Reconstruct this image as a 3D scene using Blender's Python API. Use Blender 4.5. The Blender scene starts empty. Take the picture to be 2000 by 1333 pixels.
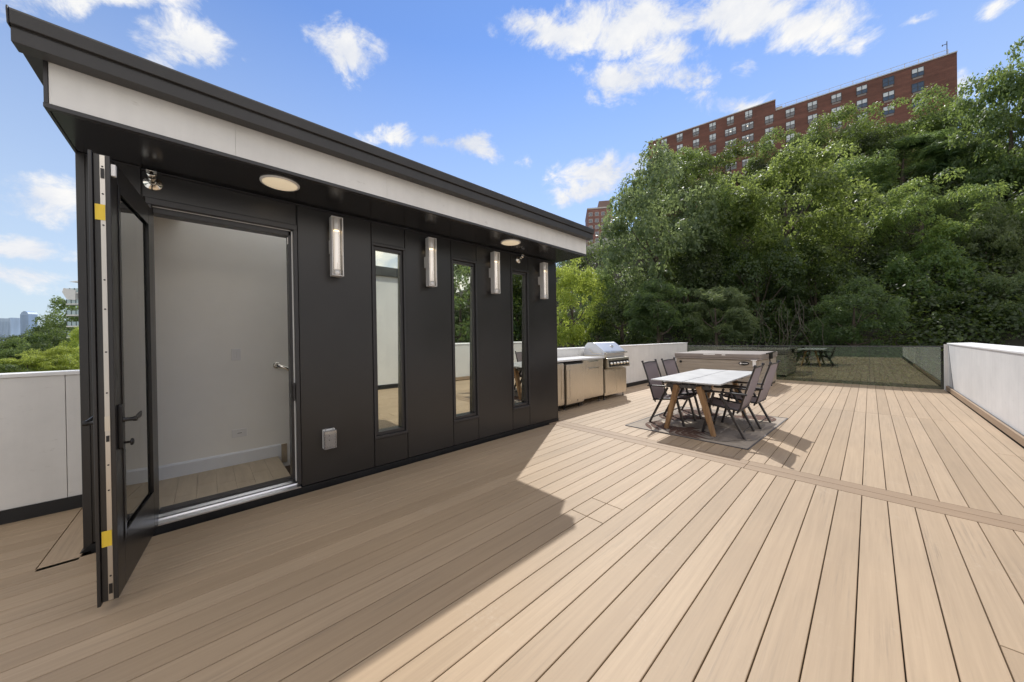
import bpy, bmesh, math, random
import numpy as np
from mathutils import Vector, Matrix

# ------------------------------------------------------------------ scene
sc = bpy.context.scene
COL = sc.collection
random.seed(7)
rng = np.random.default_rng(11)
R_ = math.radians

H = 1.36                                   # eye height above the deck
CAM_R = np.array([[0.679334066506435, 0.7336558749340798, -0.015946261585098105],
                  [-0.008067691841340485, -0.014262085467247533, -0.9998657436208513],
                  [-0.7337848038983799, 0.6793715110989236, -0.003769811000770405]])
FOC = 647.3324735671176                    # focal length in pixels of a 2000 px wide picture


def direction(px, py):
    v = CAM_R.T @ np.array([(px - 1000) / FOC, (py - 666.5) / FOC, 1.0])
    return v


def spot(px, py, depth):
    """Survey helper: world point seen at a photo pixel, 'depth' metres along the view axis."""
    p = direction(px, py) * depth
    return Vector((p[0], p[1], p[2] + H))


cam_d = bpy.data.cameras.new("camera")
cam = bpy.data.objects.new("camera", cam_d)
COL.objects.link(cam)
r, d, f = CAM_R
cam.matrix_world = Matrix(((r[0], -d[0], -f[0], 0), (r[1], -d[1], -f[1], 0),
                           (r[2], -d[2], -f[2], H), (0, 0, 0, 1)))
cam_d.sensor_fit = 'HORIZONTAL'
cam_d.sensor_width = 36
cam_d.lens = FOC / 2000 * 36
cam_d.clip_start = .05
cam_d.clip_end = 20000
sc.camera = cam


# ------------------------------------------------------------------ materials
class NT:
    def __init__(self, nt):
        self.nt = nt

    def n(self, typ, **kw):
        nd = self.nt.nodes.new(typ)
        ins = kw.pop('ins', {})
        for k, v in kw.items():
            setattr(nd, k, v)
        for k, v in ins.items():
            if isinstance(v, bpy.types.NodeSocket):
                self.nt.links.new(v, nd.inputs[k])
            else:
                nd.inputs[k].default_value = v
        return nd

    def link(self, a, b):
        self.nt.links.new(a, b)

    def math(self, op, a, b=0.0, clamp=False):
        nd = self.n('ShaderNodeMath', operation=op, use_clamp=clamp)
        for i, v in enumerate((a, b)):
            if isinstance(v, bpy.types.NodeSocket):
                self.link(v, nd.inputs[i])
            else:
                nd.inputs[i].default_value = v
        return nd.outputs[0]

    def mix(self, fac, a, b, blend='MIX'):
        nd = self.n('ShaderNodeMix', data_type='RGBA', blend_type=blend)
        for sock, v in ((nd.inputs[0], fac), (nd.inputs[6], a), (nd.inputs[7], b)):
            if isinstance(v, bpy.types.NodeSocket):
                self.link(v, sock)
            elif sock.type == 'VALUE':
                sock.default_value = v
            else:
                sock.default_value = tuple(v) + ((1,) if len(v) == 3 else ())
        return nd.outputs[2]

    def ramp(self, fac, stops):
        nd = self.n('ShaderNodeValToRGB', ins={0: fac})
        el = nd.color_ramp.elements
        while len(el) < len(stops):
            el.new(.5)
        for e, (p, c) in zip(el, stops):
            e.position = p
            e.color = tuple(c) + ((1,) if len(c) == 3 else ())
        return nd.outputs[0]


def new_mat(name):
    m = bpy.data.materials.new(name)
    m.use_nodes = True
    m.node_tree.nodes.clear()
    t = NT(m.node_tree)
    out = t.n('ShaderNodeOutputMaterial')
    return m, t, out


def bsdf(t, out, **ins):
    b = t.n('ShaderNodeBsdfPrincipled')
    for k, v in ins.items():
        k = k.replace('_', ' ')
        if isinstance(v, bpy.types.NodeSocket):
            t.link(v, b.inputs[k])
        else:
            if b.inputs[k].type == 'RGBA' and len(v) == 3:
                v = tuple(v) + (1,)
            b.inputs[k].default_value = v
    if out:
        t.link(b.outputs[0], out.inputs[0])
    return b


def objco(t, scale=(1, 1, 1)):
    tc = t.n('ShaderNodeTexCoord')
    mp = t.n('ShaderNodeMapping', ins={0: tc.outputs['Object']})
    mp.inputs['Scale'].default_value = scale
    return mp.outputs[0]


def mat_plain(name, col, rough=.5, metal=0., var=.12, scale=3., spec=.5, bump=0., bscale=60., stretch=(1, 1, 1), coat=0.):
    """Painted / plastic / stone surface: gentle blotches of colour and gloss so nothing is dead flat."""
    m, t, out = new_mat(name)
    co = objco(t, stretch)
    nz = t.n('ShaderNodeTexNoise', ins={'Vector': co, 'Scale': scale, 'Detail': 5., 'Roughness': .6}).outputs[0]
    lo = tuple(c * (1 - var) for c in col)
    hi = tuple(min(1, c * (1 + var)) for c in col)
    c = t.ramp(nz, [(.3, lo), (.7, hi)])
    rr = t.math('ADD', t.math('MULTIPLY', nz, .16), rough - .08, True)
    b = bsdf(t, out, Base_Color=c, Roughness=rr, Metallic=metal)
    b.inputs['Specular IOR Level'].default_value = spec
    b.inputs['Coat Weight'].default_value = coat
    if bump:
        n2 = t.n('ShaderNodeTexNoise', ins={'Vector': co, 'Scale': bscale, 'Detail': 3.}).outputs[0]
        bp = t.n('ShaderNodeBump', ins={'Strength': bump, 'Distance': .01, 'Height': n2})
        t.link(bp.outputs[0], b.inputs['Normal'])
    return m


def mat_deck(name, a, b_, dark):
    m, t, out = new_mat(name)
    uv = t.n('ShaderNodeUVMap', uv_map='UVMap').outputs[0]
    bid = t.n('ShaderNodeAttribute', attribute_name='board').outputs['Fac']
    mp = t.n('ShaderNodeMapping', ins={0: uv})
    mp.inputs['Scale'].default_value = (1.2, 38, 1)
    g1 = t.n('ShaderNodeTexNoise', ins={'Vector': mp.outputs[0], 'Scale': 1., 'Detail': 6., 'Roughness': .65}).outputs[0]
    mp2 = t.n('ShaderNodeMapping', ins={0: uv})
    mp2.inputs['Scale'].default_value = (.9, 9, 1)
    g2 = t.n('ShaderNodeTexNoise', ins={'Vector': mp2.outputs[0], 'Scale': 1., 'Detail': 4., 'Roughness': .6}).outputs[0]
    mp3 = t.n('ShaderNodeMapping', ins={0: uv})
    mp3.inputs['Scale'].default_value = (2.2, 75, 1)
    g3 = t.n('ShaderNodeTexNoise', ins={'Vector': mp3.outputs[0], 'Scale': 1., 'Detail': 3., 'Roughness': .7}).outputs[0]
    base = t.mix(bid, a, b_)
    base = t.mix(t.math('MULTIPLY', t.ramp(g1, [(.35, (0, 0, 0)), (.75, (1, 1, 1))]), .45), base, dark)
    # grey weather streaks that gather in patches along the grain
    st = t.math('MULTIPLY', t.ramp(g3, [(.5, (0, 0, 0)), (.72, (1, 1, 1))]), t.ramp(g2, [(.48, (0, 0, 0)), (.72, (1, 1, 1))]))
    base = t.mix(t.math('MULTIPLY', st, .7), base, (.17, .145, .115))
    wl = t.n('ShaderNodeTexNoise', ins={'Vector': objco(t, (1, 1, 1)), 'Scale': .7, 'Detail': 4.}).outputs[0]
    base = t.mix(.22, base, t.ramp(wl, [(.3, (.32, .26, .19)), (.7, (.62, .52, .40))]), 'OVERLAY')
    sc1 = t.n('ShaderNodeTexNoise', ins={'Vector': objco(t, (1, 1, 1)), 'Scale': 1.7, 'Detail': 7., 'Roughness': .75}).outputs[0]
    sc2 = t.n('ShaderNodeTexNoise', ins={'Vector': objco(t, (1, 1, 1)), 'Scale': 34., 'Detail': 4., 'Roughness': .7}).outputs[0]
    scf = t.math('MULTIPLY', t.ramp(sc1, [(.56, (0, 0, 0)), (.70, (1, 1, 1))]), t.ramp(sc2, [(.46, (0, 0, 0)), (.66, (1, 1, 1))]))
    base = t.mix(t.math('MULTIPLY', scf, .30), base, (.58, .50, .40))
    bb = bsdf(t, out, Base_Color=base, Roughness=.58)
    bb.inputs['Specular IOR Level'].default_value = .35
    bp = t.n('ShaderNodeBump', ins={'Strength': .25, 'Distance': .002, 'Height': g3})
    t.link(bp.outputs[0], bb.inputs['Normal'])
    return m


def mat_leaf(name, c1, c2, c3, trans=.42, rough=.42, glow=(.46, .56, .10)):
    m, t, out = new_mat(name)
    tint = t.n('ShaderNodeAttribute', attribute_name='tint').outputs['Fac']
    oi = t.n('ShaderNodeObjectInfo').outputs['Random']
    c = t.ramp(tint, [(0., c1), (.55, c2), (1., c3)])
    hs = t.n('ShaderNodeHueSaturation', ins={'Color': c, 'Saturation': 1.0})
    t.link(t.math('ADD', t.math('MULTIPLY', oi, .5), .78), hs.inputs['Value'])
    t.link(t.math('ADD', t.math('MULTIPLY', oi, .03), .485), hs.inputs['Hue'])
    col = hs.outputs[0]
    b = bsdf(t, None, Base_Color=col, Roughness=rough)
    b.inputs['Specular IOR Level'].default_value = .55
    tc = t.mix(.75, col, glow)
    tl = t.n('ShaderNodeBsdfTranslucent', ins={0: tc})
    mx = t.n('ShaderNodeMixShader', ins={0: trans, 1: b.outputs[0], 2: tl.outputs[0]})
    t.link(mx.outputs[0], out.inputs[0])
    return m


def mat_wood(name, a, b_, axis=2, rough=.55, freq=14):
    m, t, out = new_mat(name)
    s = [freq] * 3
    s[axis] = 1.3
    co = objco(t, tuple(s))
    g = t.n('ShaderNodeTexNoise', ins={'Vector': co, 'Scale': 1.6, 'Detail': 6., 'Roughness': .6, 'Distortion': .4}).outputs[0]
    g2 = t.n('ShaderNodeTexNoise', ins={'Vector': co, 'Scale': 9., 'Detail': 3.}).outputs[0]
    c = t.ramp(g, [(.28, b_), (.68, a)])
    c = t.mix(t.math('MULTIPLY', g2, .3), c, b_)
    bb = bsdf(t, out, Base_Color=c, Roughness=rough)
    bp = t.n('ShaderNodeBump', ins={'Strength': .2, 'Distance': .003, 'Height': g2})
    t.link(bp.outputs[0], bb.inputs['Normal'])
    return m


def mat_steel(name, col=(.66, .63, .58), rough=.3, axis=2):
    """Brushed stainless: fine stretched grain in roughness and bump."""
    m, t, out = new_mat(name)
    s = [160.] * 3
    s[axis] = 2.
    co = objco(t, tuple(s))
    g = t.n('ShaderNodeTexNoise', ins={'Vector': co, 'Scale': 1., 'Detail': 3.}).outputs[0]
    big = t.n('ShaderNodeTexNoise', ins={'Vector': objco(t), 'Scale': 2.5, 'Detail': 3.}).outputs[0]
    b = bsdf(t, out, Base_Color=t.mix(big, tuple(c * .85 for c in col), col), Metallic=1.,
             Roughness=t.math('ADD', t.math('MULTIPLY', g, .2), rough - .1))
    bp = t.n('ShaderNodeBump', ins={'Strength': .12, 'Distance': .001, 'Height': g})
    t.link(bp.outputs[0], b.inputs['Normal'])
    return m


def mat_glass(name, tint, gloss, fac, wav=0., graze=1.):
    """Sheet glass: tinted see-through plus mirror reflection that grows at grazing angles."""
    m, t, out = new_mat(name)
    tr = t.n('ShaderNodeBsdfTransparent', ins={0: tuple(tint) + (1,)})
    gl = t.n('ShaderNodeBsdfGlossy', ins={0: tuple(gloss) + (1,), 'Roughness': .0})
    lw = t.n('ShaderNodeFresnel', ins={'IOR': 1.5}).outputs[0]
    fc = t.math('ADD', t.math('MULTIPLY', lw, graze), fac, True)
    if wav:
        nz = t.n('ShaderNodeTexNoise', ins={'Vector': objco(t), 'Scale': 1.1, 'Detail': 1.}).outputs[0]
        bp = t.n('ShaderNodeBump', ins={'Strength': wav, 'Distance': .004, 'Height': nz})
        t.link(bp.outputs[0], gl.inputs['Normal'])
    mx = t.n('ShaderNodeMixShader', ins={0: fc, 1: tr.outputs[0], 2: gl.outputs[0]})
    t.link(mx.outputs[0], out.inputs[0])
    return m


def mat_emit(name, col, strength, base=(.8, .75, .65)):
    m, t, out = new_mat(name)
    b = bsdf(t, out, Base_Color=base, Roughness=.5)
    b.inputs['Emission Color'].default_value = tuple(col) + (1,)
    b.inputs['Emission Strength'].default_value = strength
    return m


def mat_panel(name, col):
    """Fibre-cement panel: cloudy pale surface, faint vertical runs, grime."""
    m, t, out = new_mat(name)
    co = objco(t)
    n1 = t.n('ShaderNodeTexNoise', ins={'Vector': co, 'Scale': 1.4, 'Detail': 6., 'Roughness': .65}).outputs[0]
    n2 = t.n('ShaderNodeTexNoise', ins={'Vector': objco(t, (5, 5, .35)), 'Scale': 2.2, 'Detail': 4.}).outputs[0]
    n3 = t.n('ShaderNodeTexNoise', ins={'Vector': objco(t, (1, 1, 2.5)), 'Scale': 9., 'Detail': 5., 'Roughness': .7}).outputs[0]
    c = t.ramp(n1, [(.3, tuple(x * .9 for x in col)), (.7, tuple(min(1, x * 1.06) for x in col))])
    c = t.mix(t.math('MULTIPLY', t.ramp(n2, [(.45, (0, 0, 0)), (.8, (1, 1, 1))]), .16), c, tuple(x * .6 for x in col))
    c = t.mix(t.math('MULTIPLY', t.ramp(n3, [(.62, (0, 0, 0)), (.75, (1, 1, 1))]), .3), c, (.3, .27, .22))
    b = bsdf(t, out, Base_Color=c, Roughness=.6)
    bp = t.n('ShaderNodeBump', ins={'Strength': .12, 'Distance': .004, 'Height': n3})
    t.link(bp.outputs[0], b.inputs['Normal'])
    return m


def mat_brick(name, a, b_, mortar):
    m, t, out = new_mat(name)
    uv = t.n('ShaderNodeUVMap', uv_map='UVMap').outputs[0]
    br = t.n('ShaderNodeTexBrick', ins={'Vector': uv, 'Scale': 1., 'Mortar Size': .012, 'Brick Width': .42, 'Row Height': .14,
                                        'Color1': a + (1,), 'Color2': b_ + (1,), 'Mortar': mortar + (1,)})
    nz = t.n('ShaderNodeTexNoise', ins={'Vector': uv, 'Scale': .22, 'Detail': 5.}).outputs[0]
    mp = t.n('ShaderNodeMapping', ins={0: uv})
    mp.inputs['Scale'].default_value = (.05, 1.4, 1)
    band = t.n('ShaderNodeTexNoise', ins={'Vector': mp.outputs[0], 'Scale': 1., 'Detail': 2.}).outputs[0]
    c = t.mix(.5, br.outputs[0], t.ramp(nz, [(.3, (.3, .3, .3)), (.7, (.7, .7, .7))]), 'OVERLAY')
    c = t.mix(.35, c, t.ramp(band, [(.35, (.3, .3, .3)), (.65, (.7, .7, .7))]), 'OVERLAY')
    bsdf(t, out, Base_Color=c, Roughness=.85)
    return m


M = {}
M['deck'] = mat_deck('deck boards', (.370, .283, .192), (.450, .350, .244), (.255, .188, .124))
M['deck_edge'] = mat_deck('border boards', (.285, .205, .135), (.335, .25, .168), (.22, .155, .10))
M['skirt_wood'] = mat_deck('skirting boards', (.36, .265, .18), (.42, .31, .22), (.24, .17, .11))
M['under'] = mat_plain('membrane below boards', (.06, .036, .022), .9)
M['clad'] = mat_plain('bronze metal cladding', (.023, .021, .020), .33, var=.2, scale=1.2, spec=.6, bump=.10, bscale=1.3)
M['trim'] = mat_plain('bronze trim', (.034, .032, .033), .38, var=.1, spec=.55)
M['black'] = mat_plain('black flashing', (.009, .009, .010), .5, var=.2)
M['soffit'] = mat_plain('soffit metal', (.026, .026, .028), .20, var=.12, scale=1.5)
M['roof'] = mat_plain('roof edge metal', (.036, .034, .033), .5, var=.22, scale=4)
M['panel'] = mat_panel('pale panel', (.77, .755, .72))
M['parapet'] = mat_panel('parapet panel', (.72, .70, .665))
M['cap'] = mat_plain('white cap metal', (.80, .79, .77), .45, var=.05)
M['white'] = mat_plain('white plastic', (.82, .81, .79), .4, var=.03)
M['baseboard'] = mat_plain('white painted wood', (.80, .82, .84), .4, var=.03)
M['inwall'] = mat_plain('beige interior paint', (.93, .91, .85), .7, var=.02)
M['alu'] = mat_steel('mill aluminium', (.80, .80, .82), .35, axis=1)
M['alu_v'] = mat_steel('lock strip metal', (.70, .66, .60), .35, axis=2)
M['nickel'] = mat_plain('satin nickel paint', (.74, .72, .69), .34, metal=.25, var=.05)
M['chrome'] = mat_plain('chrome', (.8, .77, .7), .12, metal=1., var=.04)
M['steel'] = mat_steel('brushed stainless', (.74, .68, .58), .30, axis=2)
M['steel_h'] = mat_steel('brushed stainless hood', (.74, .75, .77), .42, axis=1)
M['dark_metal'] = mat_plain('dark bronze tube', (.028, .023, .022), .36, var=.12, spec=.55)
M['handle'] = mat_plain('black handle', (.012, .011, .011), .35, var=.1)
M['yellow'] = mat_plain('yellow sticker', (.82, .58, .05), .5, var=.04)
M['teak'] = mat_wood('teak legs', (.47, .29, .14), (.24, .13, .06), 2)
M['oakfloor'] = mat_wood('oak floor', (.56, .46, .33), (.42, .335, .23), 0, .45, 7)
M['tabletop'] = mat_plain('grey table top', (.47, .47, .465), .42, var=.09, scale=5, bump=.05)
M['tabledge'] = mat_plain('table edge', (.10, .095, .095), .6)
M['tubcover'] = mat_plain('taupe vinyl cover', (.25, .215, .195), .42, var=.1, bump=.12, bscale=14)
M['counter'] = mat_plain('pale counter', (.66, .66, .66), .3, var=.05)
M['railmetal'] = mat_plain('charcoal rail', (.045, .045, .047), .4)
M['fence_glass'] = mat_glass('tinted fence glass', (.72, .77, .76), (.80, .86, .72), .125)
M['win_glass'] = mat_glass('mirrored window glass', (.80, .82, .78), (.92, .94, .84), .60, .10)
M['door_glass'] = mat_glass('clear door glass', (.96, .98, .97), (.97, .97, .96), .12, 0., 1.4)
M['tube_glass'] = mat_glass('lamp glass tube', (.93, .93, .93), (1, 1, 1), .10)
M['clear_plastic'] = mat_glass('clear cover', (.85, .86, .88), (1, 1, 1), .12)
M['lamp'] = mat_emit('lamp glow', (1., .74, .42), 2.2)
M['frost'] = mat_emit('lit frosted core', (1., .88, .74), .34, (.80, .78, .76))
M['diffuser'] = mat_emit('cream diffuser', (1., .80, .52), .42)
M['far_lit'] = mat_emit('far ceiling lamp', (1, .9, .7), 2.)
M['brick'] = mat_brick('red brown brick', (.185, .072, .050), (.140, .056, .040), (.16, .095, .075))
M['brick_far'] = mat_brick('far brick', (.27, .125, .098), (.22, .105, .085), (.22, .15, .13))
M['concrete'] = mat_plain('pale concrete', (.52, .50, .47), .8, var=.12)
M['far_white'] = mat_plain('white facade', (.72, .71, .69), .6, var=.06)
M['pane_far'] = mat_plain('far window glass', (.06, .08, .11), .06, var=.3, spec=.9)
M['blind'] = mat_plain('window with pale blind', (.62, .66, .68), .35, var=.12, spec=.6, scale=.6)
M['ac'] = mat_plain('air conditioner grille', (.24, .20, .18), .6, bump=.3)
M['tower_a'] = mat_plain('haze blue tower glass', (.30, .40, .56), .3, var=.18, scale=.02, stretch=(1, 1, .2))  # distance haze put into the glass colour, no air volume built
M['tower_b'] = mat_plain('haze pale tower glass', (.38, .48, .62), .35, var=.18, scale=.02, stretch=(1, 1, .2))  # same haze, in a paler glass colour
M['balc_glass'] = mat_plain('balcony glass', (.36, .46, .47), .12, var=.1, spec=.8)
M['soil'] = mat_plain('dark slope soil', (.035, .033, .022), .95, var=.5, scale=.4)
M['ground'] = mat_plain('ground', (.07, .08, .05), .95, var=.5, scale=.05)
M['lowroof'] = mat_plain('white roof membrane', (.55, .55, .54), .7, var=.1)
M['bark'] = mat_wood('bark', (.13, .10, .075), (.06, .045, .035), 2, .9, 4)
M['stem'] = mat_plain('grey vine stems', (.12, .10, .08), .9)
M['leaf_mid'] = mat_leaf('maple leaves', (0.030, 0.060, 0.016), (0.048, 0.088, 0.022), (0.078, 0.124, 0.032), .38, .5, (.54, .70, .18))
M['leaf_pale'] = mat_leaf('greyish poplar leaves', (0.046, 0.078, 0.028), (0.072, 0.112, 0.042), (0.135, 0.178, 0.078), .36, .5, (.56, .68, .26))
M['leaf_yellow'] = mat_leaf('yellow green leaves', (0.048, 0.086, 0.020), (0.078, 0.126, 0.028), (0.132, 0.180, 0.040), .42, .5, (.62, .76, .19))
M['leaf_lime'] = mat_leaf('lime green leaves', (.11, .165, .022), (.17, .235, .030), (.25, .300, .045), .5, .5, (.80, .90, .18))
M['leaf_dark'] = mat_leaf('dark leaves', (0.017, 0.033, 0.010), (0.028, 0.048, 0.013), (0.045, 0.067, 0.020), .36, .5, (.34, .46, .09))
M['leaf_feather'] = mat_leaf('sumac fronds', (0.034, 0.066, 0.024), (0.048, 0.086, 0.030), (0.066, 0.106, 0.038), .40, .5, (.42, .58, .16))


# ------------------------------------------------------------------ mesh helpers
class MB:
    """Collects boxes, tubes, prisms ... and links them as ONE mesh object."""
    def __init__(self):
        self.v, self.f, self.mi, self.sm = [], [], [], []

    def add(self, vs, fs, mi=0, smooth=False):
        o = len(self.v)
        self.v += [tuple(p) for p in vs]
        self.f += [tuple(i + o for i in q) for q in fs]
        self.mi += [mi] * len(fs)
        self.sm += [smooth] * len(fs)
        return self

    def box(self, x0, x1, y0, y1, z0, z1, mi=0):
        x0, x1 = min(x0, x1), max(x0, x1)
        y0, y1 = min(y0, y1), max(y0, y1)
        z0, z1 = min(z0, z1), max(z0, z1)
        v = [(x, y, z) for z in (z0, z1) for x, y in ((x0, y0), (x1, y0), (x1, y1), (x0, y1))]
        return self.add(v, [(3, 2, 1, 0), (4, 5, 6, 7), (0, 1, 5, 4), (1, 2, 6, 5), (2, 3, 7, 6), (3, 0, 4, 7)], mi)

    def beam(self, a, b, w, h, mi=0, up=(0, 0, 1), w2=None, h2=None):
        a, b = Vector(a), Vector(b)
        d = (b - a).normalized()
        s = d.cross(Vector(up))
        if s.length < 1e-4:
            s = Vector((1, 0, 0))
        s.normalize()
        u = s.cross(d)
        vs = []
        for p, ww, hh in ((a, w, h), (b, w2 or w, h2 or h)):
            for i, j in ((-1, -1), (1, -1), (1, 1), (-1, 1)):
                vs.append(p + s * (i * ww / 2) + u * (j * hh / 2))
        return self.add(vs, [(3, 2, 1, 0), (4, 5, 6, 7), (0, 1, 5, 4), (1, 2, 6, 5), (2, 3, 7, 6), (3, 0, 4, 7)], mi)

    def tube(self, pts, rad, n=10, mi=0, flat=1.0):
        pts = [Vector(p) for p in pts]
        rads = rad if isinstance(rad, (list, tuple)) else [rad] * len(pts)
        vs, fs = [], []
        prev = None
        for i, p in enumerate(pts):
            d = (pts[min(i + 1, len(pts) - 1)] - pts[max(i - 1, 0)]).normalized()
            if prev is None:
                s = d.cross(Vector((0, 0, 1)))
                if s.length < .05:
                    s = d.cross(Vector((1, 0, 0)))
            else:
                s = prev - d * prev.dot(d)
            s.normalize()
            prev = s
            u = s.cross(d)
            for k in range(n):
                a = 2 * math.pi * k / n
                vs.append(p + (s * math.cos(a) + u * (math.sin(a) * flat)) * rads[i])
        for i in range(len(pts) - 1):
            for k in range(n):
                a, b = i * n + k, i * n + (k + 1) % n
                fs.append((a, b, b + n, a + n))
        self.add(vs, fs, mi, True)
        self.add(vs[:n], [tuple(range(n))[::-1]], mi)
        self.add(vs[-n:], [tuple(range(n))], mi)
        return self

    def lathe(self, prof, c, axis=(0, 0, 1), n=24, mi=0):
        """prof: (radius, height along axis)."""
        ax = Vector(axis).normalized()
        s = ax.orthogonal().normalized()
        u = ax.cross(s)
        c = Vector(c)
        vs, fs = [], []
        for rr, hh in prof:
            for k in range(n):
                a = 2 * math.pi * k / n
                vs.append(c + ax * hh + (s * math.cos(a) + u * math.sin(a)) * rr)
        for i in range(len(prof) - 1):
            for k in range(n):
                a, b = i * n + k, i * n + (k + 1) % n
                fs.append((a, b, b + n, a + n))
        self.add(vs, fs, mi, True)
        self.add(vs[:n], [tuple(range(n))[::-1]], mi)
        self.add(vs[-n:], [tuple(range(n))], mi)
        return self

    def prism(self, poly, e0, e1, plane='xz', mi=0):
        """poly in the plane, extruded along the third axis from e0 to e1."""
        def P(a, b, e):
            return {'xz': (a, e, b), 'xy': (a, b, e), 'yz': (e, a, b)}[plane]
        n = len(poly)
        vs = [P(a, b, e0) for a, b in poly] + [P(a, b, e1) for a, b in poly]
        fs = [tuple(range(n)), tuple(range(n, 2 * n))[::-1]] + [(i, i + n, (i + 1) % n + n, (i + 1) % n) for i in range(n)]
        return self.add(vs, fs, mi)

    def build(self, name, mats, parent=None, bevel=0., seg=2, loc=None, rot=None):
        me = bpy.data.meshes.new(name)
        me.from_pydata(self.v, [], self.f)
        for m in (mats if isinstance(mats, (list, tuple)) else [mats]):
            me.materials.append(M[m] if isinstance(m, str) else m)
        me.polygons.foreach_set('material_index', self.mi)
        me.polygons.foreach_set('use_smooth', self.sm)
        bm = bmesh.new()
        bm.from_mesh(me)
        bmesh.ops.recalc_face_normals(bm, faces=bm.faces)
        if bevel:
            es = [e for e in bm.edges if len(e.link_faces) == 2 and not (e.link_faces[0].smooth and e.link_faces[1].smooth)
                  and e.calc_face_angle(0) > .6]
            bmesh.ops.bevel(bm, geom=es, offset=bevel, segments=seg, affect='EDGES', profile=.6, clamp_overlap=True)
        bm.to_mesh(me)
        bm.free()
        me.update()
        o = bpy.data.objects.new(name, me)
        COL.objects.link(o)
        if loc:
            o.location = loc
        if rot:
            o.rotation_euler = rot
        if parent:
            o.parent = parent
        return o


def box_uv(me):
    """UVs in metres for upright walls: u along the wall, v up."""
    uvl = me.uv_layers.new(name='UVMap')
    for p in me.polygons:
        n = p.normal
        t_ = Vector((-n.y, n.x, 0))
        if t_.length < .1:
            t_ = Vector((1, 0, 0))
        t_.normalize()
        for li in p.loop_indices:
            co = me.vertices[me.loops[li].vertex_index].co
            uvl.data[li].uv = (co.dot(t_), co.z if abs(n.z) < .7 else co.y)


def tag(o, label=None, cat=None, group=None, kind=None):
    if label:
        o['label'] = label
    if cat:
        o['category'] = cat
    if group:
        o['group'] = group
    if kind:
        o['kind'] = kind
    return o


def thing(name, label, cat, loc=(0, 0, 0), group=None, rz=0.):
    o = bpy.data.objects.new(name, None)
    o.empty_display_size = .2
    COL.objects.link(o)
    o.location = loc
    o.rotation_euler = (0, 0, rz)
    return tag(o, label, cat, group)


def copy_tree(o, parent=None):
    c = o.copy()
    COL.objects.link(c)
    if parent:
        c.parent = parent
    for ch in list(o.children):
        copy_tree(ch, c)
    return c


# ------------------------------------------------------------------ sun, sky with clouds
SUN_TO = Vector((-.463, .814, 1.0)).normalized()
sun_d = bpy.data.lights.new("sun", 'SUN')
sun_d.energy = 3.8
sun_d.angle = R_(.53)
sun_d.color = (1., .97, .92)
sun = bpy.data.objects.new("sun", sun_d)
COL.objects.link(sun)
sun.rotation_euler = SUN_TO.to_track_quat('Z', 'Y').to_euler()

w = bpy.data.worlds.new("World")
sc.world = w
w.use_nodes = True
w.node_tree.nodes.clear()
t = NT(w.node_tree)
wo = t.n('ShaderNodeOutputWorld')
bg = t.n('ShaderNodeBackground')
bg.inputs[1].default_value = .15
t.link(bg.outputs[0], wo.inputs[0])
sky = t.n('ShaderNodeTexSky', sky_type='NISHITA')
sky.sun_disc = False
sky.sun_elevation = math.asin(SUN_TO.z)
sky.sun_rotation = math.atan2(SUN_TO.x, SUN_TO.y)
sky.altitude = 50
sky.air_density = 1.0
sky.dust_density = 0.
sky.ozone_density = 1.8
tc = t.n('ShaderNodeTexCoord')
vec = tc.outputs['Generated']
# cloud banks: soft patches at compass directions, broken up by fractal noise
CLOUDS = [(1090, 62, 105, 48, 1), (1240, 40, 170, 60, 1), (1440, 34, 200, 52, 1), (1600, 52, 110, 48, 1), (1655, 88, 40, 22, .8), (1310, 105, 70, 50, .8),
          (1225, 150, 105, 40, 1), (1345, 158, 60, 28, .9), (365, 98, 82, 52, 1), (410, 128, 40, 25, .8), (680, 102, 62, 58, 1), (190, 8, 160, 26, .9),
          (330, 10, 80, 26, .8), (760, 278, 55, 28, .95), (855, 292, 34, 18, .7), (935, 288, 52, 30, 1), (1175, 335, 105, 40, 1.1), (1150, 365, 80, 36, 1), (1440, 218, 95, 34, .9),
          (1900, 165, 44, 34, .95), (95, 385, 130, 42, 1.05), (30, 480, 90, 32, 1), (130, 492, 40, 16, .7), (60, 535, 130, 26, .8), (20, 375, 40, 40, .8),
          (1470, 132, 34, 26, .6), (1640, 85, 30, 16, .5), (1985, 12, 40, 22, .7), (1160, 190, 24, 16, .6), (1030, 305, 34, 14, .6), (1820, 16, 40, 10, .5), (460, 130, 26, 14, .5), (640, 70, 24, 18, .5)]
wn1 = t.n('ShaderNodeTexNoise', ins={'Vector': vec, 'Scale': 5., 'Detail': 7., 'Roughness': .62}).outputs['Color']
wv_ = t.n('ShaderNodeVectorMath', operation='SUBTRACT', ins={0: wn1, 1: (.5, .5, .5)}).outputs[0]
wv_ = t.n('ShaderNodeVectorMath', operation='SCALE', ins={0: wv_, 'Scale': .13}).outputs[0]
wvec = t.n('ShaderNodeVectorMath', operation='ADD', ins={0: vec, 1: wv_}).outputs[0]
tot = None
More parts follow.
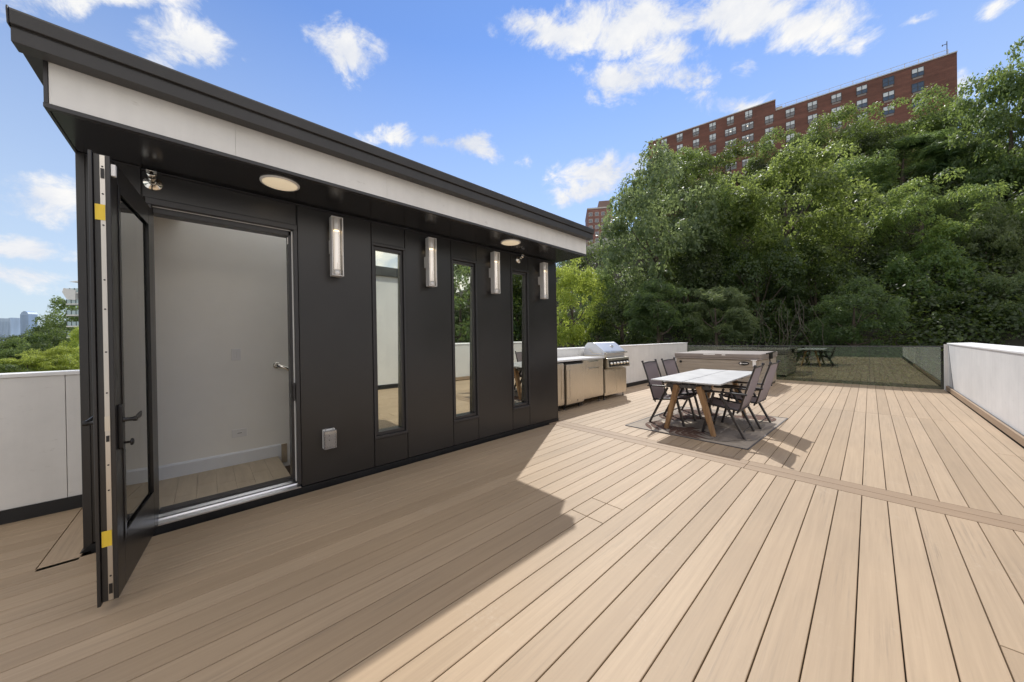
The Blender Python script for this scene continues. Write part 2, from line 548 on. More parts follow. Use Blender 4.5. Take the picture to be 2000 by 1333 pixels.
for cx, cy, rx, ry, amp in CLOUDS:
    c = Vector(direction(cx, cy)).normalized()
    a = Vector(direction(cx + rx, cy)).normalized()
    b = Vector(direction(cx, cy - ry)).normalized()
    ax, ay = (a - c), (b - c)
    # ellipsoid frame around that direction
    X = ax.normalized()
    Y = (ay - X * ay.dot(X)).normalized()
    Z = X.cross(Y)
    rot = Matrix((X, Y, Z)).transposed().to_euler()
    mp = t.n('ShaderNodeMapping', vector_type='TEXTURE', ins={0: wvec})
    mp.inputs['Location'].default_value = c
    mp.inputs['Rotation'].default_value = rot
    mp.inputs['Scale'].default_value = (ax.length * 1.5, ay.length * 1.5, max(ax.length, ay.length) * 2)
    g = t.n('ShaderNodeTexGradient', gradient_type='SPHERICAL', ins={0: mp.outputs[0]}).outputs['Fac']
    g = t.math('MULTIPLY', g, amp)
    tot = g if tot is None else t.math('MAXIMUM', tot, g)
wm = t.n('ShaderNodeMapping', ins={0: vec})
wm.inputs['Scale'].default_value = (1, 1, 1.5)
nz = t.n('ShaderNodeTexNoise', ins={'Vector': wm.outputs[0], 'Scale': 11., 'Detail': 10., 'Roughness': .68, 'Distortion': .35}).outputs[0]
nz2 = t.n('ShaderNodeTexNoise', ins={'Vector': wm.outputs[0], 'Scale': 2.6, 'Detail': 6., 'Roughness': .6}).outputs[0]
dens = t.math('ADD', t.math('MULTIPLY', tot, 1.7), t.math('MULTIPLY', t.math('SUBTRACT', nz, .5), 3.6))
mr = t.n('ShaderNodeMapRange', interpolation_type='SMOOTHSTEP', ins={0: dens, 1: .34, 2: 1.45, 3: 0., 4: 1.})
cover = t.math('MULTIPLY', mr.outputs[0], t.math('MULTIPLY', tot, 4., True), True)
# shading of the cloud itself: denser middles and undersides greyer
lit = t.n('ShaderNodeMapRange', ins={0: t.math('ADD', t.math('MULTIPLY', nz2, 1.0), t.math('MULTIPLY', nz, .5)), 1: .55, 2: .95, 3: 0., 4: 1.}).outputs[0]
ccol = t.mix(lit, (3.9, 4.3, 5.2), (6.5, 6.4, 6.2))
up = t.n('ShaderNodeSeparateXYZ', ins={0: vec}).outputs[2]
skyc = t.mix(1., sky.outputs[0], (.86, .98, 1.22), 'MULTIPLY')
# thin white veil low over the horizon
veil = t.n('ShaderNodeMapRange', ins={0: up, 1: .0, 2: .66, 3: .95, 4: .02}).outputs[0]
skyc = t.mix(veil, skyc, (3.95, 4.65, 5.25))
col = t.mix(cover, skyc, ccol)
# unseen cumulus field added overhead and behind the viewer to lift the shade
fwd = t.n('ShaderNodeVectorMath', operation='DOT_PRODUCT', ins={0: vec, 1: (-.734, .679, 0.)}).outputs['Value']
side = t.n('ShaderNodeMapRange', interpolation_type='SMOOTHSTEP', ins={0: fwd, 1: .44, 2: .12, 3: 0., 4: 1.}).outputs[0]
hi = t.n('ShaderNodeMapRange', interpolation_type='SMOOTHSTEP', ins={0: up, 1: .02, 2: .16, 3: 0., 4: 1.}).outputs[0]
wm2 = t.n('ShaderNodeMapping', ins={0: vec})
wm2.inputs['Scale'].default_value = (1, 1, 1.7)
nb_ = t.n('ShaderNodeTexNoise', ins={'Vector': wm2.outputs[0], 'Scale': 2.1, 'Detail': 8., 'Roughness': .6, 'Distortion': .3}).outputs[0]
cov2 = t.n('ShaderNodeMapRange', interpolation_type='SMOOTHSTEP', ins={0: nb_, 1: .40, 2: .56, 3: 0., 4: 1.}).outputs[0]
fill_bank = t.math('MULTIPLY', t.math('MULTIPLY', side, hi), cov2)
t.link(t.mix(fill_bank, col, (10.3, 9.6, 8.8)), bg.inputs[0])

sc.view_settings.view_transform = 'Standard'
sc.view_settings.look = 'None'
sc.view_settings.exposure = .08
sc.view_settings.gamma = 1

# ------------------------------------------------------------------ deck
PITCH = .1428
GAP0 = .0858                                  # X of one board gap
DX0, DX1 = -4.55, 1.205                       # deck between the two parapets
DY0, DY1 = -2.7, 12.985


def add_boards(rects, name, mat, kind='structure', zt=0., thick=.025, parent=None):
    """rects: (x0,x1,y0,y1,along) planks with eased edges; UV runs along each plank."""
    v, fcs, uv, bid = [], [], [], []
    e = .0022
    for (x0, x1, y0, y1, along) in rects:
        o = len(v)
        for z, i in ((zt - thick, 0), (zt - e, 0), (zt, e)):
            v += [(x0 + i, y0 + i, z), (x1 - i, y0 + i, z), (x1 - i, y1 - i, z), (x0 + i, y1 - i, z)]
        q = [(8, 9, 10, 11)]
        for a in (0, 4):
            for k in range(4):
                q.append((a + k, a + (k + 1) % 4, a + 4 + (k + 1) % 4, a + 4 + k))
        ou, ov = random.uniform(0, 50), random.uniform(0, 50)
        rb = random.random()
        for fc in q:
            fcs.append(tuple(i + o for i in fc))
            bid.append(rb)
            for i in fc:
                x, y, z = v[o + i]
                uv.append((ou + (y if along == 'y' else x), ov + (x if along == 'y' else y)))
    me = bpy.data.meshes.new(name)
    me.from_pydata(v, [], fcs)
    me.materials.append(M[mat])
    ul = me.uv_layers.new(name='UVMap')
    ul.data.foreach_set('uv', np.array(uv, 'f').ravel())
    at = me.attributes.new('board', 'FLOAT', 'FACE')
    at.data.foreach_set('value', np.array(bid, 'f'))
    ob = bpy.data.objects.new(name, me)
    COL.objects.link(ob)
    if parent:
        ob.parent = parent
    if kind:
        ob['kind'] = kind
    return ob


rects = []
G = .0025
k0 = math.floor((DX0 - GAP0) / PITCH)
k1 = math.ceil((DX1 - GAP0) / PITCH)
for k in range(k0, k1):
    x0, x1 = max(DX0, GAP0 + k * PITCH) + G, min(DX1, GAP0 + (k + 1) * PITCH) - G
    if x1 - x0 < .02:
        continue
    xm = (x0 + x1) / 2
    # near field, up to the border boards
    ends = []
    y_hi = 4.050
    if xm < -3.46:                                # left of the bulkhead: a cross board meets its end wall
        ends = [(DY0, -.780)]
    else:
        cuts = [DY0]
        if -1.64 < xm < -1.36:
            cuts += [2.125, 2.405]
        elif xm > .37:
            cuts += [2.515]
        else:
            rr = random.random()
            if rr < .16 and xm < -1.9:
                cuts += [random.uniform(-1.5, -.9)]
        cuts.append(y_hi)
        ends = list(zip(cuts[:-1], cuts[1:]))
    for a, b in ends:
        rects.append((x0, x1, a + G, b - G, 'y'))
    # far field
    cuts = [4.330, 8.385, 12.085, DY1]
    if xm > 1.0:
        cuts = [4.330, 6.49, 12.085, DY1]
    if x1 < -3.6 and False:
        pass
    for a, b in zip(cuts[:-1], cuts[1:]):
        rects.append((x0, x1, a + G, b - G, 'y'))
rects.append((-4.55, GAP0 - 25 * PITCH + .04, -.7785, -.612, 'x'))
add_boards(rects, 'deck', 'deck')
br = []
for a, b in ((4.053, 4.188), (4.193, 4.327)):
    for x0, x1 in ((-3.54, -.9), (-.897, DX1)):
        br.append((x0, x1, a, b, 'x'))
ob = add_boards(br, 'deck_border', 'deck_edge', zt=.0005)
o = MB().box(-4.8, 1.7, DY0, 13.3, -.45, -.032).build('roof_slab', 'under')
tag(o, kind='structure')

# ------------------------------------------------------------------ stair bulkhead (the dark building)
XW = -3.543
BY0, BY1 = -.605, 4.30
blk = thing('stair_bulkhead', 'long low dark bronze metal clad rooftop stair house with pale fascia and open door', 'building', (0, 0, 0))
OPEN0, OPEN1, OPENZ = -.300, .628, 2.43        # door opening
WINS = [(1.292, 1.660), (2.265, 2.656), (3.277, 3.632)]
WZ0, WZ1 = .335, 2.405
# solid core walls (ends and back)
mb = MB()
mb.box(-4.80, XW - .14, BY0, BY0 + .14, .0, 2.62).box(-4.80, XW - .14, BY1 - .14, BY1, .0, 2.62)
ZC0, ZC1 = .048, 2.618
cl = [(BY0, -.322, ZC0, 2.645), (-.314, .622, OPENZ + .004, ZC1), (.634, WINS[0][0] - .004, ZC0, ZC1), (WINS[2][1] + .004, BY1, ZC0, ZC1)]
for i, (a, b) in enumerate(WINS):
    cl += [(a + .003, b - .003, WZ1 + .004, ZC1), (a + .003, b - .003, ZC0, WZ0 - .004)]
    if i < 2:
        cl.append((b + .004, WINS[i + 1][0] - .004, ZC0, ZC1))
for a, b, z0, z1 in cl:
    mb.box(XW - .13, XW, a, b, z0, z1)
# dark reveal strips behind the panel joints, corner beads, head bead
back = XW - .012
mb.box(back - .1, back, -.322, -.314, ZC0, ZC1)
mb.box(XW - .006, XW + .007, BY0 - .004, BY0 + .035, .02, 2.645).box(XW - .006, XW + .004, BY1 - .02, BY1 + .003, .02, 2.62)
mb.build('wall', 'clad', blk, bevel=.002, seg=1)
MB().box(XW - .005, XW + .008, -.318, BY1 - .02, 2.621, 2.631).box(XW - .005, XW + .006, BY0 + .04, -.325, 2.635, 2.642).build('head_trim', 'trim', blk)
mb = MB().box(XW - .1, XW + .013, BY0 + .03, BY1 - .004, -.028, .044)
mb.prism([(BY0 - .02, .0), (BY0 + .03, .0), (BY0 + .03, .05)], XW - .1, XW + .01, 'yz')
mb.build('base_flashing', 'black', blk)
# dark backing behind open joints
def backing(a, b, z0, z1):
    MB().box(XW - .135, XW - .02, a, b, z0, z1).build('joint_backing', 'black', blk)


backing(.622, .634, OPENZ + .01, ZC1)
for a, b in ((1.28, 1.30), (1.652, 1.668), (2.255, 2.272), (2.648, 2.664), (3.268, 3.284), (3.625, 3.640)):
    backing(a, b, WZ1 + .01, ZC1)
    backing(a, b, ZC0, WZ0 - .01)

# roof
RY0, RY1 = -.690, 4.386
mb = MB()
# two tier edge metal, profile in x-z: underside, lower tier, groove, upper tier with a small drip
prof = [(-4.95, 2.905), (-2.96, 2.905), (-2.96, 2.878), (-2.866, 2.874), (-2.864, 2.944), (-2.872, 2.947), (-2.872, 2.953), (-2.852, 2.956), (-2.846, 3.018), (-2.852, 3.031), (-4.95, 3.06)]
SKY0, SKY1 = -.15, 3.75                          # added unseen roof opening, lets daylight in over the stairs
front = [(-3.80, 2.905)] + prof[1:-1] + [(-3.80, 3.043)]
mb.prism(front, RY0 + .008, RY1 - .006, 'xz')
for y0, y1 in ((RY0 + .008, SKY0), (SKY1, RY1 - .006)):
    mb.box(-4.95, -3.8005, y0, y1, 2.905, 3.044)
mb.box(-4.95, -4.56, SKY0 + .001, SKY1 - .001, 2.905, 3.044)
for y0, y1 in ((RY0, RY0 + .007), (RY1 - .005, RY1)):
    mb.prism([(-4.95, 2.95), (-2.853, 2.95), (-2.843, 3.02), (-2.848, 3.036), (-4.95, 3.065)], y0, y1, 'xz')
rf = mb.build('roof', 'roof', blk, bevel=.002, seg=1)
m, t, out = new_mat('added daylight pane')
t.link(t.n('ShaderNodeBsdfTranslucent', ins={0: (.86, .86, .84, 1)}).outputs[0], out.inputs[0])
M['frosted'] = m
MB().box(-4.56, -3.80, SKY0, SKY1, 3.05, 3.062).build('added_roof_light', 'frosted', rf)  # added diffuser pane, spreads sun to brighten the doorway interior
XF = -2.974
FY0, FY1 = -.609, 4.350
mb = MB()
cuts = [FY0 + .014, .174, 1.233, 2.277, 3.33, FY1]
for a, b in zip(cuts[:-1], cuts[1:]):
    mb.box(XF - .02, XF, a + .0004, b - .0004, 2.664, 2.902)
mb.box(-4.8, XF - .022, FY1 - .014, FY1, 2.664, 2.902)
mb.build('fascia', 'panel', blk, bevel=.0008, seg=1)
mb = MB()
mb.box(-3.80, XF - .021, FY0 + .01, FY1 - .016, 2.664, 2.90).box(-4.8, -3.801, FY0 + .01, SKY0, 2.664, 2.90).box(-4.8, -3.801, SKY1, FY1 - .016, 2.664, 2.90).box(-4.8, -4.56, SKY0 + .001, SKY1 - .001, 2.664, 2.90)              # core behind the panels
mb.box(XF - .03, XF + .004, FY0 - .004, FY1 + .004, 2.640, 2.662)        # drip edge under the fascia
mb.box(-4.8, XF - .031, FY0 - .004, FY0 + .008, 2.640, 2.90)
mb.box(-4.8, XF - .031, FY1 - .004, FY1 + .003, 2.642, 2.662)
mb.box(XF - .019, XF + .003, FY0 - .002, FY0 + .012, 2.664, 2.898)       # grey corner bead
mb.build('fascia_trim', 'trim', blk)
MB().box(XW - .3, XF - .032, FY0 + .01, FY1 - .006, 2.646, 2.660).build('soffit', 'soffit', blk)

# windows
for (a, b) in WINS:
    mb = MB()
    # flange trim
    for y0, y1, z0, z1 in ((a, b, WZ1 - .028, WZ1), (a, b, WZ0, WZ0 + .028), (a, a + .022, WZ0 + .03, WZ1 - .03), (b - .022, b, WZ0 + .03, WZ1 - .03)):
        mb.box(XW - .12, XW + .012, y0, y1, z0, z1)
    # sash, set back
    ya, yb, za, zb = a + .024, b - .024, WZ0 + .030, WZ1 - .030
    for y0, y1, z0, z1 in ((ya, yb, zb - .034, zb), (ya, yb, za, za + .034), (ya, ya + .026, za + .035, zb - .035), (yb - .026, yb, za + .035, zb - .035)):
        mb.box(XW - .11, XW - .016, y0, y1, z0, z1)
    wf = mb.build('window', 'trim', blk, bevel=.002, seg=1)
    y0, y1, z0, z1 = ya + .027, yb - .027, za + .036, zb - .036
    g = MB()
    lean = .030                                   # the pane leans out a touch at its head
    g.add([(XW - .075, y0, z0), (XW - .075, y1, z0), (XW - .075 + lean, y1, z1), (XW - .075 + lean, y0, z1),
           (XW - .083, y0, z0), (XW - .083, y1, z0), (XW - .083 + lean, y1, z1), (XW - .083 + lean, y0, z1)],
          [(0, 1, 2, 3), (7, 6, 5, 4), (0, 4, 5, 1), (2, 6, 7, 3), (1, 5, 6, 2), (0, 3, 7, 4)])
    g.build('pane', 'win_glass', wf)

# door frame, threshold
mb = MB()
mb.box(XW - .13, XW + .014, OPEN0, OPEN1, OPENZ - .045, OPENZ)
mb.box(XW - .13, XW + .014, OPEN1 - .030, OPEN1, .075, OPENZ - .046).box(XW - .13, XW + .010, OPEN0, OPEN0 + .028, .075, OPENZ - .046)
mb.box(XW - .14, XW - .035, OPEN0 + .03, OPEN1 - .032, OPENZ - .092, OPENZ - .052)        # stop at the head
mb.box(XW - .14, XW - .035, OPEN1 - .062, OPEN1 - .038, .12, OPENZ - .05)
mb.box(XW - .16, XW - .07, OPEN0 + .03, OPEN1 - .032, .092, .118)
mb.box(XW - .055, XW + .004, OPEN1 - .050, OPEN1 - .036, .84, 1.0)                          # strike plate keep
df = mb.build('door_frame', 'trim', blk, bevel=.002, seg=1)
MB().box(XW - .034, XW - .028, OPEN1 - .040, OPEN1 - .0305, .1, OPENZ - .052).box(XW - .034, XW - .028, OPEN0 + .03, OPEN1 - .045, OPENZ - .051, OPENZ - .0455).build('weather_strip', 'white', df)
th = MB().prism([(XW - .07, .055), (XW + .022, .048), (XW + .022, .058), (XW - .012, .072), (XW - .02, .084), (XW - .045, .086), (XW - .07, .100)], OPEN0 + .002, OPEN1 - .006, 'xz')
th.build('threshold', 'alu', df)
MB().box(XW - .058, XW - .040, OPEN1 - .068, OPEN1 - .050, 2.262, 2.322).build('contact_sensor', 'white', df)

# interior seen through the opening
XI = -4.52
mb = MB()
mb.box(XI - .1, XI, -.46, 4.16, -.6, 2.62).box(XI, XW - .14, -.48, -.465, .1, 2.62)
mb.box(XI, XW - .16, 4.1, 4.155, -.6, 2.62)
mb.box(XI, XW - .142, -.46, SKY0, 2.585, 2.617).box(XI, XW - .142, SKY1, 4.15, 2.585, 2.617).box(-3.80, XW - .142, SKY0 + .001, SKY1 - .001, 2.585, 2.617)
mb.build('interior_wall', 'inwall', blk)
mb = MB()
for k in range(14):
    y0 = -.46 + .13 * k
    if y0 + .13 > .66:
        break
    for xa, xb in ((XI, XI + .41 + .3 * ((k * 7) % 3) / 3), (XI + .413 + .3 * ((k * 7) % 3) / 3, XW - .072)):
        mb.box(xa, xb, y0 + .0008, y0 + .1292, .07, .100)
for i in range(5):
    mb.box(XI + .02, XW - .15, .61 + .26 * i, .61 + .26 * (i + 1), -.9, .092 - .18 * (i + 1))
mb.build('interior_floor', 'oakfloor', blk, bevel=.0004, seg=1)
MB().prism([(XI, .10), (XI + .016, .10), (XI + .016, .215), (XI + .008, .232), (XI, .232)], -.46, .612, 'xz').build('baseboard', 'baseboard', blk)
MB().box(XI, XI + .018, .613, .665, .02, .225).build('stair_skirt', 'oakfloor', blk)

# the open door leaf: pivots at the hinge, a sub-part each for glass, levers, strip ...
DL = .860
door = None
mb = MB()
T = .056
DZ0, DZ1 = .052, 2.342
mb.box(0, .105, -T, 0, DZ0, DZ1).box(DL - .118, DL, -T, 0, DZ0, DZ1)
mb.box(.106, DL - .119, -T, 0, DZ1 - .125, DZ1).box(.106, DL - .119, -T, 0, DZ0, .325)
for s in (0, 1):                                  # glazing beads both faces
    ya, yb = (.001, .004) if s == 0 else (-T - .009, -T - .001)
    for x0, x1, z0, z1 in ((.095, .128, .30, DZ1 - .105), (DL - .141, DL - .108, .30, DZ1 - .105), (.13, DL - .143, DZ1 - .142, DZ1 - .108), (.13, DL - .143, .302, .342)):
        mb.box(x0, x1, ya, yb, z0, z1)
mb.box(.10, DL + .010, -T - .022, -T - .0015, DZ0 - .018, DZ1 + .012) if False else None
mb.box(DL - .03, DL + .012, -T - .014, -T - .0015, DZ0 - .012, DZ1 + .008)   # overlapping outer lip of the leaf
ang = math.atan2(-.080, .855)
door = mb.build('door', 'clad', blk, bevel=.002, seg=1, loc=(XW + .023, -.268, 0), rot=(0, 0, ang))
MB().box(.107, DL - .12, -.020, -.010, .327, DZ1 - .127).build('glass', 'door_glass', door)
mb = MB().box(DL - .002, DL + .0035, -.034, -.017, DZ0 + .004, DZ1 - .004)
for z in (2.28, 2.14, 1.98, 1.70, 1.55, 1.33, 1.12, .75, .62, .36, .18, .10):   # screw heads and latch slots
    mb.lathe([(.004, 0), (.004, .002)], (DL + .0036, -.025, z), (1, 0, 0), 8, 1)
mb.box(DL + .0036, DL + .007, -.034, -.016, .925, 1.0, 2).box(DL + .0036, DL + .009, -.030, -.020, .87, .90, 1)
for z in (.09, 2.22):
    mb.box(DL + .0036, DL + .008, -.031, -.019, z, z + .05, 1)
mb.build('lock_strip', ['alu_v', 'handle', 'steel'], door)
MB().box(DL + .0045, DL + .0062, -.052, -.018, 2.005, 2.085).build('sticker', 'yellow', door)
MB().box(DL + .0045, DL + .0062, -.052, -.018, .335, .415).build('sticker', 'yellow', door)
MB().box(DL - .024, DL - .004, .001, .018, 2.245, 2.305).build('contact_sensor', 'white', door, bevel=.003)


def lever(side):
    mb = MB()
    s = 1 if side > 0 else -1
    y = .0 if s > 0 else -T
    xp = DL - .060
    prof = [(-.018, -.118), (.018, -.118), (.022, -.108), (.022, .108), (.018, .118), (-.018, .118), (-.022, .108), (-.022, -.108)]
    mb.prism([(xp + a, .93 + b) for a, b in prof], y + s * .001, y + s * .016, 'xz')
    zz = .965
    mb.lathe([(.015, 0), (.015, .006), (.010, .010), (.010, .034), (.013, .038), (.013, .052)], (xp, y + s * .014, zz), (0, s, 0), 14)
    pts = [(xp + .004, y + s * .058, zz), (xp - .03, y + s * .060, zz + .003), (xp - .065, y + s * .058, zz + .003), (xp - .095, y + s * .057, zz + .012), (xp - .125, y + s * .057, zz + .020)]
    mb.tube(pts, [.011, .010, .012, .009, .004], 10)
    if s > 0:                                     # thumb turn
        mb.lathe([(.006, 0), (.006, .022), (.019, .026), (.019, .032), (.012, .036)], (xp, y + .016, .842), (0, 1, 0), 14)
    return mb


lever(1).build('lever_handle', 'handle', door, bevel=.002)
lever(-1).build('lever_handle', 'handle', door, bevel=.002)

# ------------------------------------------------------------------ fittings on and in the bulkhead
WORDS = ['nearest the open door', 'between the first and second slim windows', 'between the second and third slim windows', 'beside the far corner of the dark wall']


def make_sconce(y, label):
    s = thing('wall_sconce', label, 'wall lamp', (XW, y, 2.0), 'lit wall sconces along the dark facade')
    MB().box(.0, .046, -.046, .046, .215, .345).build('backplate', 'nickel', s, bevel=.004)
    zz0, zz1 = -.008, .552
    mb = MB()
    for y0, y1, z0, z1 in ((-.050, -.043, zz0, zz1), (.043, .050, zz0, zz1), (-.0425, .0425, zz1 - .007, zz1), (-.0425, .0425, zz0, zz0 + .007)):
        mb.box(.047, .128, y0, y1, z0, z1)
    mb.build('frame', 'nickel', s, bevel=.0012, seg=1)
    cx = .090
    MB().lathe([(.0335, .428), (.0355, .430), (.0355, .542), (.033, .544)], (cx, 0, 0), n=24).build('lamp_head', 'nickel', s)
    MB().lathe([(.022, .416), (.022, .427)], (cx, 0, 0), n=20).build('lamp_lens', 'lamp', s)
    MB().lathe([(.034, .050), (.034, .427)], (cx, 0, 0), n=24).build('glass_tube', 'tube_glass', s)
    MB().lathe([(.029, .056), (.029, .414)], (cx, 0, 0), n=20).build('light_core', 'frost', s)
    MB().lathe([(.033, .001), (.0355, .003), (.0355, .048), (.033, .049)], (cx, 0, 0), n=24).build('base_cup', 'nickel', s)
    return s


for y, wd in zip((.935, 1.941, 2.912, 3.902), WORDS):
    make_sconce(y, 'slim framed sconce with lit glass tube, ' + wd)

for (x, y, lb) in ((-3.205, .46, 'round cream flush light in the dark soffit, near the open door'),
                   (-3.21, 2.975, 'round cream flush light in the dark soffit, over the third sconce')):
    c = thing('ceiling_light', lb, 'ceiling light', (x, y, 2.646), 'round flush lights in the soffit')
    MB().lathe([(.133, 0), (.133, -.006), (.126, -.010), (.118, -.010)], (0, 0, 0), n=48).build('trim_ring', 'white', c)
    MB().lathe([(.117, -.0102), (.108, -.0125), (.001, -.0135)], (0, 0, 0), n=48).build('diffuser', 'diffuser', c)


def make_spot(y, z, label):
    s = thing('spot_light', label, 'spotlight', (XW, y, z), 'chrome swivel spotlights under the soffit')
    MB().lathe([(.052, 0), (.052, .006), (.045, .012), (.022, .018), (.018, .030)], (0, 0, 0), (1, 0, 0), 28).build('flange', 'chrome', s)
    MB().lathe([(.016, .0), (.016, .022), (.021, .027), (.021, .036), (.014, .042), (.014, .056)], (.026, 0, .002), (.75, 0, .45), 16).build('swivel_arm', 'chrome', s)
    m2 = MB().lathe([(.020, 0), (.027, .006), (.027, .040), (.022, .046), (.020, .040)], (.060, 0, .022), (.86, 0, .5), 20)
    m2.box(.086, .100, -.026, -.010, .036, .060).box(.086, .100, .010, .026, .036, .060)
    m2.build('lamp_head', 'chrome', s)
    return s


make_spot(-.262, 2.540, 'chrome swivel spotlight above the open door')
make_spot(3.435, 2.548, 'chrome swivel spotlight above the third slim window')

ob = thing('outlet_box', 'weatherproof power outlet with clear bubble cover low on the dark wall', 'outlet', (XW, .855, .45))
MB().box(0, .03, -.052, .052, -.092, .085).build('housing', 'white', ob, bevel=.005)
MB().box(.031, .036, -.020, .020, -.045, .045).box(.0365, .038, -.004, -.001, .015, .027, 1).box(.0365, .038, .002, .005, .015, .027, 1).box(.0365, .038, -.004, -.001, -.025, -.013, 1).box(.0365, .038, .002, .005, -.025, -.013, 1).build('socket', ['white', 'handle'], ob)
cv = MB()
for a in (dict(y0=-.052, y1=.052, z0=-.090, z1=-.082), dict(y0=-.052, y1=.052, z0=.070, z1=.078), dict(y0=-.052, y1=-.044, z0=-.081, z1=.069), dict(y0=.044, y1=.052, z0=-.081, z1=.069)):
    cv.box(.040, .082, a['y0'], a['y1'], a['z0'], a['z1'])
cv.box(.0825, .086, -.052, .052, -.090, .078)
cv.box(.030, .05, -.036, -.028, .080, .102).box(.030, .05, .028, .036, .080, .102)
cv.build('clear_cover', 'clear_plastic', ob, bevel=.003)

sw = thing('wall_switch', 'white double rocker light switch on the beige interior wall', 'light switch', (XI, .237, 1.25))
MB().box(0, .006, -.038, .038, -.060, .060).build('plate', 'white', sw, bevel=.003)
MB().box(.0065, .011, -.020, -.001, -.034, .034).box(.0065, .011, .001, .020, -.034, .034).build('rocker', 'white', sw, bevel=.001)
so = thing('floor_socket', 'white horizontal wall socket above the interior baseboard', 'outlet', (XI, .253, .425))
MB().box(0, .006, -.062, .062, -.042, .042).build('plate', 'white', so, bevel=.003)
MB().box(.0065, .009, -.026, .026, -.010, .010).box(.0095, .0098, -.018, .018, -.002, .003, 1).build('insert', ['white', 'railmetal'], so)
hr = thing('stair_handrail', 'bent stainless handrail at the top of the interior stairs', 'handrail', (0, 0, 0))
MB().tube([(XI, .585, 1.115), (XI + .035, .58, 1.118), (XI + .062, .60, 1.110), (XI + .068, .66, 1.085), (XI + .068, 1.0, .85), (XI + .068, 2.0, .16)], .021, 14).build('rail', 'chrome', hr)
MB().lathe([(.036, 0), (.036, .004), (.026, .008)], (XI, .585, 1.115), (1, 0, 0), 18).build('wall_flange', 'chrome', hr)

# ------------------------------------------------------------------ parapets
lp = thing('parapet_wall', 'long white panelled parapet behind the barbecue counter and hot tub', 'wall', (-4.56, 0, 0))
mb = MB()
ys = [-2.7, -.86, .3, 1.5, 2.7, 3.9, 5.1, 6.3, 7.5, 8.7, 9.9, 11.1, 12.3, 12.99]
for a, b in zip(ys[:-1], ys[1:]):
    mb.box(-.02, 0, a + .0018, b - .0018, .105, 1.125)
mb.box(-.20, -.0205, -2.7, 13.0, -.03, 1.125)
mb.build('panels', 'parapet', lp, bevel=.0012, seg=1)
MB().box(-.225, .012, -2.7, 13.01, 1.1265, 1.155).box(-.225, -.205, -2.7, 13.01, 1.08, 1.126).build('cap', 'cap', lp, bevel=.003)
MB().box(.001, .012, -2.7, 12.99, -.02, .104).build('skirting', 'black', lp)

rp = thing('parapet_wall', 'sunlit white parapet with wide sloped cap at the right of the glass fence', 'wall', (1.262, 0, 0))
mb = MB()
mb.box(0, .30, 4.31, 12.30, -.03, 1.085)
mb.prism([(0, 12.302), (.30, 12.302), (.30, 13.02), (-.06, 13.02), (-.06, 12.985), (-.004, 12.98)], -.03, 1.085, 'xy')
mb.build('panels', 'parapet', rp, bevel=.002, seg=1)
MB().prism([(-.014, 1.087), (.34, 1.087), (.34, 1.128), (-.010, 1.114), (-.014, 1.110)], 4.31, 13.04, 'xz').build('cap', 'cap', rp, bevel=.003)
# slanted seam of the end panel, a thin metal bead
MB().beam((-.006, 13.2 - .30, 1.08), (-.004, 12.32, .11), .008, .004, up=(1, 0, 0)).build('seam_bead', 'railmetal', rp)
# deck coloured kick board along its foot
kb = add_boards([], 'kick_board', 'skirt_wood', kind=None) if False else None
v = MB()
for a, b in ((4.34, 8.72), (8.723, 12.02), (12.024, 12.85)):
    v.box(-.050, -.022, a, b, .012, .108)
kbo = v.build('kick_board', 'skirt_wood', rp, bevel=.002, seg=1)
me = kbo.data
ul = me.uv_layers.new(name='UVMap')
for lp_ in me.loops:
    co = me.vertices[lp_.vertex_index].co
    ul.data[lp_.index].uv = (co.y, co.z + co.x)
at = me.attributes.new('board', 'FLOAT', 'FACE')
MB().box(-.021, -.001, 4.34, 12.98, -.02, .10).build('skirting', 'black', rp)

nb = thing('stair_bulkhead', 'pale panelled neighbouring rooftop stair house reflected in the slim windows', 'building', (0, 0, 0))
mb = MB()
for a, b in ((-2.7, -1.3), (-1.297, .1), (.103, 1.5), (1.503, 2.9), (2.903, 4.29)):
    mb.box(1.24, 1.26, a, b, .11, 2.88)
mb.box(1.26, 3.6, -2.7, 4.29, -.03, 2.88)
mb.build('wall', 'panel', nb)
MB().box(1.17, 3.7, -2.8, 4.36, 2.882, 3.11).build('roof', 'roof', nb, bevel=.004)
MB().box(1.225, 1.239, -2.7, 4.29, -.02, .108).build('base_flashing', 'black', nb)

# glass fence
gf = thing('glass_railing', 'dark tinted glass railing with slim charcoal top rail at the deck end', 'railing', (0, 13.0, 0))
xs = [-4.55, -3.51, -2.345, -1.178, -.010, 1.158]
for a, b in zip(xs[:-1], xs[1:]):
    MB().box(a + .004, b - .004, 0, .012, .006, 1.022).build('glass_panel', 'fence_glass', gf)
MB().box(-4.555, 1.20, -.012, .024, 1.0225, 1.046).build('top_rail', 'railmetal', gf, bevel=.003)
for x in xs[1:]:
    MB().box(x - .0035, x + .0035, -.002, .014, .012, 1.022).build('joint_gasket', 'railmetal', gf)

# ------------------------------------------------------------------ outdoor kitchen
XC = -3.955


def bar_handle(mb, y, z0, z1, mi=0):
    mb.tube([(XC + .048, y, z0), (XC + .048, y, z1)], .0075, 10, mi)
    for z in (z0 + .03, z1 - .03):
        mb.tube([(XC + .018, y, z), (XC + .048, y, z)], .006, 8, mi)


def feet(parent, pts):
    for x, y in pts:
        MB().lathe([(.022, 0), (.022, .012), (.010, .016), (.010, .10)], (x, y, 0), n=12).build('foot', 'handle', parent)


